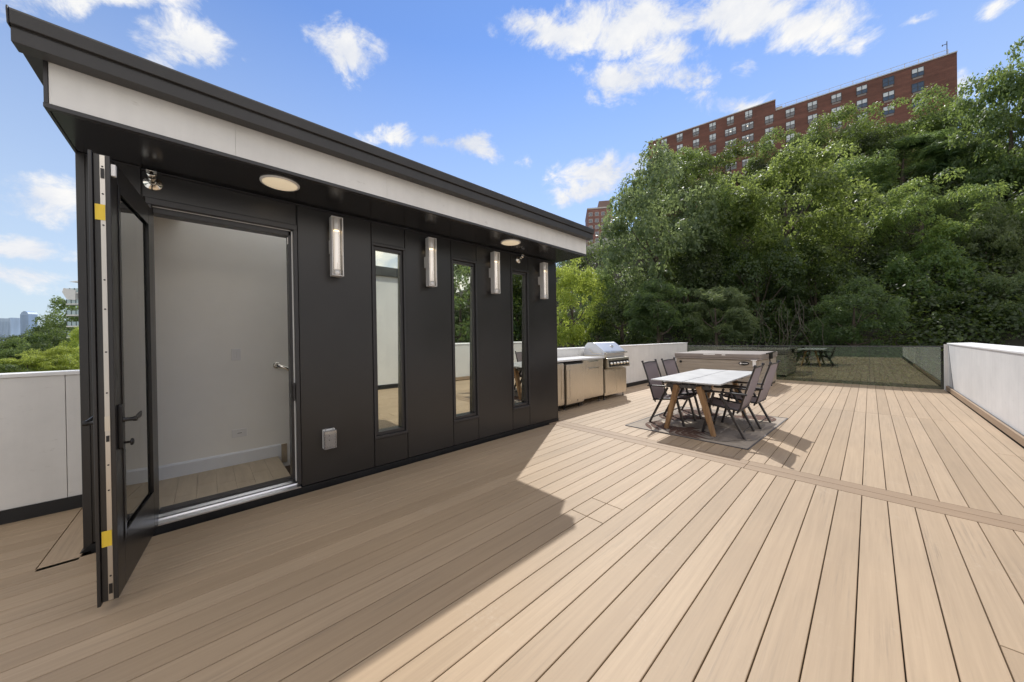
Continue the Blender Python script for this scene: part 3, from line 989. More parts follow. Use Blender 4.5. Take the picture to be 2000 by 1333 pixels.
c1 = thing('base_cabinet', 'stainless kitchen cabinet with bar handle beside the dark corner', 'cabinet', (0, 0, 0))
MB().box(-4.53, XC, 4.40, 4.985, .105, .90).build('carcass', 'steel', c1, bevel=.004)
MB().box(XC + .001, XC + .020, 4.415, 4.972, .125, .885).build('door', 'steel', c1, bevel=.005)
mb = MB()
bar_handle(mb, 4.92, .22, .80)
mb.build('handle', 'chrome', c1)
feet(c1, ((XC - .06, 4.90), (XC - .06, 4.50), (-4.48, 4.9), (-4.48, 4.5)))
c2 = thing('drinks_fridge', 'undercounter stainless fridge with long bar handle and black vent on top', 'fridge', (0, 0, 0))
MB().box(-4.53, XC - .01, 5.005, 5.572, .07, .90).build('cabinet', 'handle', c2, bevel=.004)
MB().box(XC - .008, XC + .042, 5.012, 5.570, .105, .868).build('door', 'steel', c2, bevel=.007)
mb = MB()
mb.tube([(XC + .085, 5.065, .20), (XC + .085, 5.065, .78)], .009, 10)
for z in (.23, .75):
    mb.tube([(XC + .042, 5.065, z), (XC + .085, 5.065, z)], .007, 8)
mb.build('handle', 'chrome', c2)
mb = MB().box(XC - .0075, XC + .012, 5.012, 5.568, .872, .897)
for k in range(11):
    mb.box(XC + .0125, XC + .016, 5.03 + k * .049, 5.062 + k * .049, .877, .893)
mb.build('vent_grille', 'handle', c2)
MB().lathe([(.011, 0), (.011, .003)], (XC + .042, 5.36, .165), (1, 0, 0), 12).box(XC + .042, XC + .0445, 5.355, 5.365, .125, .15).build('badge', 'handle', c2)
feet(c2, ((XC - .05, 5.05), (XC - .05, 5.52)))
c3 = thing('drawer_cabinet', 'stainless cabinet with one drawer over a door, next to the grill', 'cabinet', (0, 0, 0))
MB().box(-4.53, XC, 5.580, 6.335, .125, .925).build('carcass', 'steel', c3, bevel=.004)
MB().box(XC + .001, XC + .019, 5.590, 6.325, .775, .915).build('drawer', 'steel', c3, bevel=.004)
MB().box(XC + .001, XC + .019, 5.590, 6.325, .155, .765).build('door', 'steel', c3, bevel=.004)
for z in (.885, .735):
    MB().box(XC + .0195, XC + .036, 5.77, 6.13, z, z + .016).box(XC + .030, XC + .036, 5.77, 6.13, z - .012, z - .0005).build('handle', 'chrome', c3, bevel=.002)
feet(c3, ((XC - .06, 5.64), (XC - .06, 6.27), (-4.48, 6.27)))
ct = MB().box(-4.548, XC + .035, 4.36, 5.575, .928, .962).box(-4.548, XC + .028, 5.577, 6.38, .928, .962)
tag(ct.build('countertop', 'counter', None, bevel=.003), 'pale grey countertop over the stainless cabinets', 'countertop')

gr = thing('gas_grill', 'stainless gas grill with closed hood on a two door cart', 'grill', (0, 0, 0))
GY0, GY1 = 6.395, 7.335
MB().box(-4.50, XC, GY0, GY1, .095, .675).build('cart', 'steel', gr, bevel=.004)
ym = (GY0 + GY1) / 2
for a, b in ((GY0 + .012, ym - .003), (ym + .003, GY1 - .012)):
    dd = MB().box(XC + .001, XC + .018, a, b, .155, .655).build('door', 'steel', gr, bevel=.004)
    hy = ym - .10 if b < ym else ym + .10
    MB().box(XC + .0185, XC + .034, hy - .085, hy + .085, .622, .636).build('handle', 'chrome', dd, bevel=.002)
feet(gr, ((XC - .05, GY0 + .06), (XC - .05, GY1 - .06), (-4.45, GY1 - .06)))
mb = MB().prism([(-4.50, .69), (XC + .02, .69), (XC + .105, .705), (XC + .085, .912), (XC + .03, .925), (-4.50, .925)], GY0 + .01, GY1 - .005, 'xz')
fb = mb.build('firebox', 'steel', gr, bevel=.004)
mb = MB().prism([(XC + .1055, .735), (XC + .093, .868), (XC + .0955, .868), (XC + .108, .735)], GY0 + .05, GY1 - .045, 'xz')
mb.build('control_panel', 'handle', gr)
for k in range(6):
    y = GY0 + .125 + k * (GY1 - GY0 - .24) / 5
    MB().lathe([(.033, 0), (.033, .005), (.024, .010), (.022, .034), (.018, .037)], (XC + .103, y, .80), (1, 0, .1), 18).box(XC + .136, XC + .146, y - .004, y + .004, .784, .824).build('knob', 'chrome', gr)
mb = MB().prism([(-4.49, .928), (XC - .015, .928), (XC - .005, 1.06), (XC - .03, 1.085), (-4.205, 1.258), (-4.24, 1.268), (-4.40, 1.262), (-4.46, 1.20), (-4.50, 1.05)], GY0 + .025, GY1 - .025, 'xz')
hood = mb.build('hood', 'steel_h', gr, bevel=.006)
hb = MB().tube([(XC + .055, GY0 + .03, 1.03), (XC + .055, GY1 - .03, 1.03)], .013, 12)
for y in (GY0 + .08, GY1 - .08):
    hb.beam((XC - .008, y, 1.03), (XC + .05, y, 1.03), .02, .016)
hb.build('handle', 'chrome', hood)
nx = Vector((.70, 0, 1.0)).normalized()
MB().lathe([(.036, -.004), (.036, .008), (.030, .012), (.001, .012)], (-4.085, ym + .08, 1.178), (.66, 0, 1.0), 22).build('thermometer', 'chrome', hood)
MB().box(-4.46, XC + .06, GY0 - .0, GY0 + .022, .928, .985).tube([(-4.35, GY0 + .018, 1.13), (-4.25, GY0 + .012, 1.02), (-4.02, GY0 + .012, 1.02)], .008, 8).build('side_shield', 'steel', gr)

# ------------------------------------------------------------------ hot tub
tub = thing('hot_tub', 'covered hot tub with taupe vinyl lid and slatted sides by the glass fence', 'hot tub', (0, 0, 0))
X0, X1, Y0, Y1 = -3.80, -1.855, 10.03, 12.13
MB().box(X0 + .02, X1 - .02, Y0 + .02, Y1 - .02, .0, .06).build('base', 'handle', tub)
mb = MB()
nsl = 8
hs = (.745 - .062) / nsl
for k in range(nsl):
    z0 = .062 + k * hs
    mb.box(X0, X1, Y0, Y1, z0, z0 + hs - .005)
mb.box(X0 + .012, X1 - .012, Y0 + .012, Y1 - .012, .062, .745)
M['tubside'] = mat_wood('tub side slats', (.40, .35, .29), (.30, .255, .205), 0, .5, 9)
M['tubside_b'] = mat_wood('tub side slats across', (.40, .35, .29), (.30, .255, .205), 1, .5, 9)
mb.build('side_slats', 'tubside', tub, bevel=.006)
for x in (X0, X1):
    for y in (Y0, Y1):
        MB().box(x - .022 if x < -3 else x - .03, x + .03 if x < -3 else x + .004, y - .004 if y < 11 else y - .03, y + .03 if y < 11 else y + .004, .05, .748).build('corner_trim', 'tubside_b', tub, bevel=.006)
ymid = (Y0 + Y1) / 2
mb = MB()
for a, b in ((Y0 - .035, ymid - .004), (ymid + .004, Y1 + .035)):
    mb.box(X0 - .06, X1 + .035, a, b, .80, .905)
mb.box(X0 - .055, X1 + .030, Y0 - .030, Y1 + .030, .75, .80)
cvr = mb.build('lid', 'tubcover', tub, bevel=.022, seg=3)
MB().box(-3.1, -2.82, Y0 - .040, Y0 - .0355, .868, .892).build('lid_handle', 'cap', cvr)
MB().box(-2.66, -2.58, Y0 - .040, Y0 - .0355, .86, .885).build('lid_tag', 'cap', cvr)
mb = MB().lathe([(.052, 0), (.052, .010), (.04, .013)], (-2.18, Y0 - .004, .665), (0, -1, 0), 20)
mb.v = [((x + 2.18) * 2.2 - 2.18, y, z) for x, y, z in mb.v]
bd = mb.build('badge', 'handle', tub)
mb = MB().lathe([(.022, .0135), (.022, .0145)], (-2.245, Y0 - .004, .665), (0, -1, 0), 16)
for i in range(7):
    mb.box(-2.205 + i * .016, -2.195 + i * .016, Y0 - .0195, Y0 - .0175, .655, .673 + (.006 if i in (0, 4) else 0))
mb.build('badge_mark', 'white', bd)
MB().lathe([(.035, 0), (.035, .01)], (-3.70, Y0 - .004, .66), (0, -1, 0), 16).build('side_lamp', 'handle', tub)
MB().box(-2.02, -1.90, Y0 - .09, Y0 - .002, .742, .758).box(-1.985, -1.925, Y0 - .075, Y0 - .002, .60, .741).build('white_block', 'white', tub, bevel=.006)  # small white block on the near side, below the lid
mb = MB()
for y in (ymid - .1, ymid + .1):
    mb.box(X1 + .036, X1 + .075, y - .03, y + .03, .74, .90)
mb.tube([(X1 + .06, ymid - .2, .76), (X1 + .075, ymid - .2, .62), (X1 + .03, ymid - .2, .56)], .014, 10)
mb.tube([(X1 + .055, ymid - .55, .90), (X1 + .055, ymid + .65, .915)], .016, 10)
mb.build('lid_lifter', 'handle', tub)

# ------------------------------------------------------------------ rug
RUGZ = .006
rc = [(-2.585, 4.765), (-1.003, 4.735), (-.925, 6.965), (-2.515, 6.80)]


def rugpt(u, v_):
    a = Vector(rc[0]).lerp(Vector(rc[1]), u)
    b = Vector(rc[3]).lerp(Vector(rc[2]), u)
    return a.lerp(b, v_)


M['rug_base'] = mat_plain('woven rug', (.37, .315, .255), .95, var=.12, scale=20, bump=.4, bscale=400)
M['rug_brown'] = mat_plain('brown leaf print', (.125, .070, .050), .95, var=.15, scale=20, bump=.4, bscale=400)
M['rug_pale'] = mat_plain('cream leaf print', (.54, .46, .36), .95, var=.1, scale=20, bump=.4, bscale=400)
M['rug_grey'] = mat_plain('grey leaf print', (.25, .215, .185), .95, var=.1, scale=20, bump=.4, bscale=400)
mb = MB()
N = 14
vs, fs = [], []
for j in range(N + 1):
    for i in range(N + 1):
        p = rugpt(i / N, j / N)
        vs.append((p.x, p.y, RUGZ + (.0015 * math.sin(i * 1.7) * math.sin(j * 2.1) if 0 < i < N and 0 < j < N else 0)))
n1 = len(vs)
for j in range(N):
    for i in range(N):
        a = j * (N + 1) + i
        fs.append((a, a + 1, a + N + 2, a + N + 1))
mb.add(vs, fs, 0)
for a, b in ((0, 1), (1, 2), (2, 3), (3, 0)):
    mb.beam((rc[a][0], rc[a][1], .005), (rc[b][0], rc[b][1], .005), .014, .010, 4)
rr = random.Random(5)


nleaf = [0]


def leaflet(u, v_, ang, ln, wd, mi, zz):
    nleaf[0] += 1
    zz = RUGZ + .0032 + nleaf[0] * .000018
    pts = []
    for s in (0, .12, .35, .65, .88, 1.):
        pts.append((s, wd * math.sin(math.pi * s ** .8)))
    poly = [(s * ln, h) for s, h in pts] + [(s * ln, -h) for s, h in pts[::-1][1:-1]]
    vv = []
    for a, b in poly:
        uu = u + (a * math.cos(ang) - b * math.sin(ang)) / 1.58
        ww = v_ + (a * math.sin(ang) + b * math.cos(ang)) / 2.1
        if not (-.2 < uu < 1.2):
            return
        q = rugpt(min(.985, max(.015, uu)), min(.985, max(.015, ww)))
        vv.append((q.x, q.y, zz))
    mb.add(vv, [tuple(range(len(vv)))], mi)


def palm(u, v_, ang, ln, mi, zz, n=8):
    for i in range(n):
        s = i / n
        for sd in (-1, 1):
            a = ang + sd * (1.1 - .75 * s)
            leaflet(u + s * ln * math.cos(ang) / 1.58, v_ + s * ln * math.sin(ang) / 2.1, a, ln * (.62 - .3 * s), .036, mi, zz)
    leaflet(u, v_, ang, ln * 1.2, .012, mi, zz)


for (u, v_, a, ln, mi) in ((.10, .16, .2, .62, 1), (.40, .03, .55, .60, 1), (.05, .46, .5, .62, 1), (.30, .45, -.4, .5, 2), (.62, .30, 2.2, .5, 3), (.55, .62, .9, .55, 3),
                           (.08, .78, .1, .6, 1), (.5, .88, -.5, .6, 2), (.92, .93, 3.6, .5, 1), (.95, .50, 2.6, .6, 3), (.95, .18, 2.4, .55, 3), (.75, .05, 1.6, .5, 3), (.28, .22, 1.2, .45, 2)):
    palm(u, v_, a, ln, mi, RUGZ + .0035 + .0006 * mi)
rug = mb.build('patio_rug', ['rug_base', 'rug_brown', 'rug_pale', 'rug_grey', 'tabledge'])
tag(rug, 'flat woven rug with brown palm leaf print under the dining table', 'rug')

# ------------------------------------------------------------------ table
tb = thing('dining_table', 'outdoor table with two pale grey top slabs on splayed timber legs', 'table', (0, 0, 0))
TZ = .742
for a, b in ((-2.225, -1.782), (-1.770, -1.318)):
    MB().box(a, b, 4.865, 7.005, TZ - .020, TZ).build('table_top', 'tabletop', tb, bevel=.003)
mb = MB()
for x in (-2.02, -1.52):
    mb.box(x - .02, x + .02, 5.0, 6.88, TZ - .066, TZ - .0205)
for y in (5.04, 6.70):
    mb.box(-2.06, -1.48, y - .03, y + .03, TZ - .110, TZ - .067)
mb.build('under_frame', 'tabledge', tb, bevel=.003)
for (xa, xb) in ((-1.905, -2.075), (-1.615, -1.445)):
    for ya, yb in ((5.02, 5.03), (6.70, 6.66)):
        MB().beam((xa, ya, TZ - .068), (xb, yb, RUGZ + .002), .070, .105, up=(0, 1, 0), w2=.052, h2=.070).build('leg', 'teak', tb, bevel=.010)

# ------------------------------------------------------------------ chairs
M['sling_back'] = None
m, t, out = new_mat('sling mesh fabric')
co = objco(t)
wv = t.n('ShaderNodeTexNoise', ins={'Vector': objco(t, (1, 40, 40)), 'Scale': 8., 'Detail': 2.}).outputs[0]
c = t.ramp(wv, [(.3, (.205, .175, .185)), (.7, (.285, .250, .262))])
b = bsdf(t, None, Base_Color=c, Roughness=.75)
tl = t.n('ShaderNodeBsdfTranslucent', ins={0: (.62, .55, .54, 1)})
mx = t.n('ShaderNodeMixShader', ins={0: .5, 1: b.outputs[0], 2: tl.outputs[0]})
t.link(mx.outputs[0], out.inputs[0])
M['sling_back'] = m


def make_chair(label):
    """Folding sling chair facing +x, origin on the floor under the seat middle; y is sideways."""
    ch = thing('patio_chair', label, 'chair', (0, 0, 0), 'folding sling chairs at the dining table')
    W = .27                                            # half width
    # sling seat with a sag
    mb = MB()
    n = 10
    vs, fs = [], []
    for i in range(n + 1):
        s = i / n
        x = -.205 + .46 * s
        z = .375 + .06 * s - .022 * math.sin(math.pi * s)
        if s > .93:
            z -= .012
        vs += [(x, -W + .028, z), (x, W - .028, z)]
    for i in range(n):
        fs.append((2 * i, 2 * i + 1, 2 * i + 3, 2 * i + 2))
    mb.add(vs, fs, 0, True)
    mb.add([(x, y, z - .004) for x, y, z in vs], [q[::-1] for q in fs], 0, True)
    mb.build('seat', 'sling_back', ch)
    # sling back
    mb = MB()
    vs, fs = [], []
    for i in range(n + 1):
        s = i / n
        x = -.205 - .165 * s - .012 * math.sin(math.pi * s)
        z = .375 + .570 * s
        vs += [(x, -W + .030, z), (x, W - .030, z)]
    for i in range(n):
        fs.append((2 * i, 2 * i + 1, 2 * i + 3, 2 * i + 2))
    mb.add(vs, fs, 0, True)
    mb.add([(x - .004, y, z) for x, y, z in vs], [q[::-1] for q in fs], 0, True)
    mb.build('backrest', 'sling_back', ch)
    mb = MB()
    for s in (-1, 1):
        y = s * (W - .015)
        mb.tube([(-.175, y, .33), (-.212, y, .40), (-.29, y, .68), (-.37, y, .93), (-.378, y, .958)], .0155, 10, flat=.75)
        mb.lathe([(.019, -.006), (.019, .012), (.012, .02)], (-.379, y, .958), (-.25, 0, 1), 10)
    mb.tube([(-.369, -W + .016, .935), (-.379, 0, .944), (-.369, W - .016, .935)], .011, 8)
    mb.build('back_frame', 'dark_metal', ch)
    mb = MB()
    for s in (-1, 1):
        y = s * (W - .015)
        mb.tube([(-.215, y, .365), (.0, y, .392), (.235, y, .428), (.262, y, .418)], .013, 8)
        for xx in (-.08, .10):
            mb.lathe([(.010, 0), (.010, .004)], (xx, y + s * .013, .395), (0, s, 0), 8)
    mb.tube([(.258, -W + .015, .418), (.258, W - .015, .418)], .012, 8)
    mb.tube([(-.205, -W + .015, .362), (-.205, W - .015, .362)], .010, 8)
    mb.build('seat_frame', 'dark_metal', ch)
    for s in (-1, 1):
        y = s * W
        arm = MB().prism([(-.295, .585), (-.28, .598), (.18, .610), (.225, .600), (.235, .582), (.20, .578), (.0, .586), (-.29, .572)], y - .022, y + .022, 'xz')
        arm.build('armrest', 'dark_metal', ch, bevel=.006)
        MB().beam((.02, y + s * .006, .575), (-.262, y + s * .006, .004), .026, .046, up=(0, 1, 0)).build('leg', 'dark_metal', ch, bevel=.005)
        MB().beam((.10, y - s * .022, .575), (.245, y - s * .022, .004), .026, .046, up=(0, 1, 0)).build('leg', 'dark_metal', ch, bevel=.005)
    MB().tube([(-.225, -W, .075), (-.225, W, .075)], .0075, 8).build('stretcher', 'dark_metal', ch)
    MB().tube([(.225, -W + .02, .085), (.225, W - .02, .085)], .0075, 8).build('stretcher', 'dark_metal', ch)
    return ch


ch = make_chair('dark sling chair facing the table on the barbecue side, nearer the photo front')
ch.location = (-2.160, 5.515, RUGZ)
ch.rotation_euler = (0, 0, R_(1))
for (x, y, rz, lb) in ((-2.13, 6.20, -1, 'dark sling chair facing the table on the barbecue side, nearer the hot tub'),
                       (-1.385, 5.415, 181, 'dark sling chair seen from behind on the open deck side, nearer the photo front'),
                       (-1.335, 6.175, 178, 'dark sling chair seen from behind on the open deck side, nearer the hot tub')):
    c = copy_tree(ch)
    c.location = (x, y, RUGZ)
    c.rotation_euler = (0, 0, R_(rz))
    c['label'] = lb

# ------------------------------------------------------------------ land
DF = np.array([-.97895, -.2041])                  # along the hilltop facade
NF = np.array([.2041, -.97895])                   # facade normal, towards the deck


def terrain(x, y):
    s = -(x * NF[0] + y * NF[1])
    tt = x * DF[0] + y * DF[1]
    k = min(1., max(0., (s - 20) / 66.))
    k = k * k * (3 - 2 * k) * .75 + k * .25
    fall = min(1., max(0., (tt - 26) / 55.))
    fall = 1 - .92 * fall * fall * (3 - 2 * fall)
    return -13 + 41 * k * fall + .8 * math.sin(x * .13) * math.cos(y * .11)


mb = MB()
vs, fs = [], []
gx = np.concatenate([np.arange(-260, -120, 20), np.arange(-120, 140, 6), np.arange(140, 281, 20)])
gy = np.concatenate([np.arange(16, 130, 5), np.arange(130, 400, 30)])
for y in gy:
    for x in gx:
        vs.append((x, y, terrain(x, y)))
nx_ = len(gx)
for j in range(len(gy) - 1):
    for i in range(nx_ - 1):
        a = j * nx_ + i
        fs.append((a, a + 1, a + nx_ + 1, a + nx_))
mb.add(vs, fs, 0, True)
tag(mb.build('hillside', 'soil'), kind='structure')
mb = MB()
rad = [0, 60, 200, 700, 2500, 9000]
vs = [(0, 0, -13.6)]
fs = []
for r_ in rad[1:]:
    for k in range(48):
        a = 2 * math.pi * k / 48
        vs.append((r_ * math.cos(a), r_ * math.sin(a), -13.6 - (r_ > 300) * 8))
for k in range(48):
    fs.append((0, 1 + k, 1 + (k + 1) % 48))
    for j in range(len(rad) - 2):
        b = 1 + j * 48
        fs.append((b + k, b + 48 + k, b + 48 + (k + 1) % 48, b + (k + 1) % 48))
mb.add(vs, fs)
tag(mb.build('ground', 'ground'), kind='structure')
tag(MB().box(-9, 6, -22, -2.75, -1.7, -1.35).build('lower_roof', 'lowroof'), kind='structure')
wl = MB().box(-4.75, 1.7, -2.6, 13.2, -13.5, -.46)
tag(wl.build('house_body', 'far_white'), 'pale house volume that carries the roof deck', 'house')

# ------------------------------------------------------------------ hilltop apartment block
P0 = np.array([11.485, 103.958])                  # right corner of the facade


def F3(a, out, z):
    p = P0 + DF * a + NF * out
    return (p[0], p[1], z)


def fbox(mb, a0, a1, o0, o1, z0, z1, mi=0):
    vs = [F3(a, o_, z) for z in (z0, z1) for a, o_ in ((a0, o0), (a1, o0), (a1, o1), (a0, o1))]
    mb.add(vs, [(0, 1, 2, 3), (7, 6, 5, 4), (0, 4, 5, 1), (1, 5, 6, 2), (2, 6, 7, 3), (3, 7, 4, 0)], mi)


apt = thing('apartment_block', 'large dark red brick apartment block on the wooded hilltop', 'building', (0, 0, 0))
mb = MB()
fbox(mb, 0, 26.6, -16, 0, 20, 53.85)
fbox(mb, 26.6, 54.75, -16, 0.02, 20, 56.35)
wo_ = mb.build('wall', 'brick', apt)
box_uv(wo_.data)
mb = MB()
fbox(mb, -.05, 26.58, -16.05, .06, 53.852, 54.06)
fbox(mb, 26.55, 54.8, -16.05, .08, 56.352, 56.58)
mb.build('coping', 'concrete', apt)
cols_r = [4.83, 8.72, 12.5, 16.35, 20.2, 24.0, 27.8]
cols_l = [31.7, 35.4, 39.2, 42.95, 46.8, 50.65]


def apt_window(a, z, wid, ht, wide=False, blind=True, proto=None):
    mb = MB()
    o0, o1 = -.02, .07
    fr = .07
    a0, a1, z0, z1 = a - wid / 2, a + wid / 2, z - ht, z
    fbox(mb, a0, a1, o0, o1, z1 - fr, z1)
    fbox(mb, a0, a1, o0, o1, z0, z0 + fr)
    fbox(mb, a0, a0 + fr, o0, o1, z0 + fr, z1 - fr)
    fbox(mb, a1 - fr, a1, o0, o1, z0 + fr, z1 - fr)
    muls = [a] if not wide else [a - wid / 6, a + wid / 6]
    for mm in muls:
        fbox(mb, mm - .05, mm + .05, o0, o1, z0 + fr, z1 - fr)
    zm = z1 - ht * (.52 if not wide else .3)
    fbox(mb, a0 + fr, a1 - fr, o0, o1 - .02, zm - .04, zm + .04)
    wn = mb.build('window', 'railmetal', apt)
    p = MB()
    rv = random.random()
    zsplit = zm if (blind and rv > .15) else z1 - fr
    if rv > .88:
        zsplit = zm - ht * .2
    fbox(p, a0 + fr, a1 - fr, -.03, .025, z0 + fr, zsplit, 0)
    if zsplit < z1 - fr - .01:
        fbox(p, a0 + fr, a1 - fr, -.03, .025, zsplit + .001, z1 - fr, 1)
    p.build('pane', ['pane_far', 'blind'], wn)
    if wide and random.random() < .9:
        l_ = MB()
        fbox(l_, a - .1, a + .1, .026, .05, zm - .35, zm - .17)
        l_.build('ceiling_lamp', 'far_lit', wn)
    if not wide:
        v_ = MB()
        fbox(v_, a0 + .15, a1 - .15, -.02, .05, z0 - .42, z0 - .05)
        v_.build('ac_grille', 'ac', wn)


for a in cols_r:
    for kk in range(3):
        apt_window(a, 53.25 - 2.88 * kk, 1.62, 1.72)
for i, a in enumerate(cols_l):
    nrow = 5 if i < 2 else 4 if i < 3 else 3
    for kk in range(nrow):
        wide = i < 2 and kk > 0
        apt_window(a + (.25 if wide and i == 0 else 0), 56.0 - 2.88 * kk, 2.35 if wide else 1.5, 1.75, wide)
mb = MB()
for k in range(15):
    a = .9 + 1.83 * k
    fbox(mb, a - .03, a + .03, -.5, -.44, 54.0, 55.12)
fbox(mb, .9, 26.5, -.5, -.44, 55.08, 55.14)
fbox(mb, .9, 26.5, -.49, -.45, 54.55, 54.59)
mb.build('roof_railing', 'concrete', apt)
mb = MB()
fbox(mb, .90, .99, -.8, -.7, 54.0, 56.9)
fbox(mb, .99, 1.5, -.78, -.72, 56.35, 56.45)
fbox(mb, 1.45, 1.55, -.8, -.7, 56.2, 56.5)
mb.build('antenna', 'railmetal', apt)
mb = MB()
for a in (5.2, 9.6, 13.1, 20.1):
    fbox(mb, a, a + .5, -1.5, -.9, 54.0, 54.55)
fbox(mb, 25.3, 26.5, -2.4, -1.0, 54.0, 55.1)
mb.build('roof_vent', 'concrete', apt)


def facade_block(name, label, cat, p, depth, wid, ht, mat, rows, cols_, rz, winw, winh, base=-13, mats=('pane_far',)):
    b_ = thing(name, label, cat, (p.x, p.y, base), None, rz)
    wl_ = MB().box(-wid / 2, wid / 2, 0, depth, 0, ht).build('wall', mat, b_)
    box_uv(wl_.data)
    MB().box(-wid / 2 - .15, wid / 2 + .15, -.15, depth + .15, ht + .002, ht + .6).build('coping', 'concrete', b_)
    for i in range(cols_):
        for j in range(rows):
            x = -wid / 2 + (i + .5) * wid / cols_
            z = ht - 1.6 - j * 2.95
            wn = MB().box(x - winw / 2 - .08, x + winw / 2 + .08, -.06, -.002, z - winh - .08, z + .08).build('window', 'far_white', b_)
            MB().box(x - winw / 2, x - .03, -.09, -.061, z - winh, z).box(x + .03, x + winw / 2, -.09, -.061, z - winh, z).build('pane', mats[0], wn)
    return b_


pt = spot(1173, 500, 150)
zt = spot(1173, 408, 150).z
ft = facade_block('brick_tower', 'distant pinkish brick tower rising between the bulkhead roof and the trees', 'building', pt, 16, 11, zt + 13, 'brick_far', 9, 4, math.atan2(-pt.x, pt.y) * .0 + R_(38), 1.5, 1.5)
MB().box(0, 5.4, 4, 12, zt + 13.7, zt + 18.0).build('penthouse', 'brick_far', ft)
box_uv(ft.children[-1].data)

# glass balcony tower behind the bulkhead's left corner
pb = spot(168, 600, 92)
ct_ = thing('balcony_tower', 'white apartment tower with curved glass balconies beyond the left corner', 'building', (pb.x, pb.y, -13), None, math.atan2(CAM_R[2][1], CAM_R[2][0]) - math.pi / 2)
topz = spot(168, 543, 92).z + 13
MB().box(-2.6, 14, 3.3, 17, 0, topz).build('wall', 'balc_glass', ct_)
MB().box(-2.3, 13, 5.3, 15, topz + .01, topz + 1.9).build('penthouse', 'concrete', ct_)
MB().prism([(-5.2, topz - .95), (-2.6, topz - .70), (14, topz - .70), (14, topz - 1.15), (-2.6, topz - 1.15)], .4, 17.2, 'xz').build('roof_canopy', 'far_white', ct_)
zf = spot(168, 571, 92).z + 13
for k in range(8):
    z = zf - k * 3.09
    xl = -6.3 if k > 0 else -6.6
    sl = MB().prism([(xl, .8), (xl + .7, 0), (14, 0), (14, 3.29), (xl, 3.29)], z - .32, z, 'xy').build('balcony', 'far_white', ct_)
    MB().box(xl + .75, 13, .1, .16, z + .05, z + 1.12).build('balustrade', 'balc_glass', sl)
    for i in range(4):
        MB().box(xl + .75 + i * 1.3, xl + .85 + i * 1.3, .02, .09, z + .001, z + 1.18).build('post', 'railmetal', sl)
MB().prism([(-6.3, zf + .1), (-5.9, zf + 1.2), (-2.7, zf + .6), (-2.7, zf - 2.2), (-5.1, zf - 1.9)], -.2, 3.2, 'xz').build('curved_screen', 'far_white', ct_)

# far skyline
for nm, x0, x1, yt, dep, mat, lb in (('skyscraper', -6, 20, 621, 2600, 'tower_b', 'broad hazy blue office tower with flat top at the photo edge'),
                                     ('skyscraper', 27, 39, 625, 2700, 'tower_a', 'slender hazy blue tower between two larger ones on the skyline'),
                                     ('skyscraper', 39, 55, 608, 2500, 'tower_a', 'tallest hazy blue skyline tower with tapered rounded top'),
                                     ('skyscraper', 19, 27, 633, 2750, 'tower_b', 'low hazy blue block beside the broad flat topped tower')):
    a, b = spot(x0, yt, dep), spot(x1, yt, dep)
    w_ = (b - a).length
    c = (a + b) / 2
    o_ = thing(nm, lb, 'skyscraper', (c.x, c.y, -20), 'hazy skyline towers across the river', math.atan2(b.y - a.y, b.x - a.x))
    hh = c.z + 20
    mb = MB()
    if 'tallest' in lb:
        mb.prism([(-w_ / 2, 0), (w_ / 2, 0), (w_ / 2, hh - 22), (w_ * .38, hh - 8), (w_ * .1, hh), (-w_ * .05, hh), (-w_ * .3, hh - 9), (-w_ / 2, hh - 26)], 0, w_ * .8, 'xz')
    elif 'broad' in lb:
        mb.prism([(-w_ / 2, 0), (w_ / 2, 0), (w_ / 2, hh), (w_ * .3, hh - 6), (-w_ / 2, hh - 2)], 0, w_ * .6, 'xz')
    else:
        mb.box(-w_ / 2, w_ / 2, 0, w_, 0, hh).box(-w_ / 4, w_ / 4, 0, w_, hh, hh + 6)
    mb.build('shaft', mat, o_)
    mb = MB()
    for k in range(9):
        x = -w_ / 2 + (k + .5) * w_ / 9
        mb.box(x - w_ * .012, x + w_ * .012, -1.5, -.01, 0, hh - 30)
    mb.build('mullions', 'tower_b', o_)


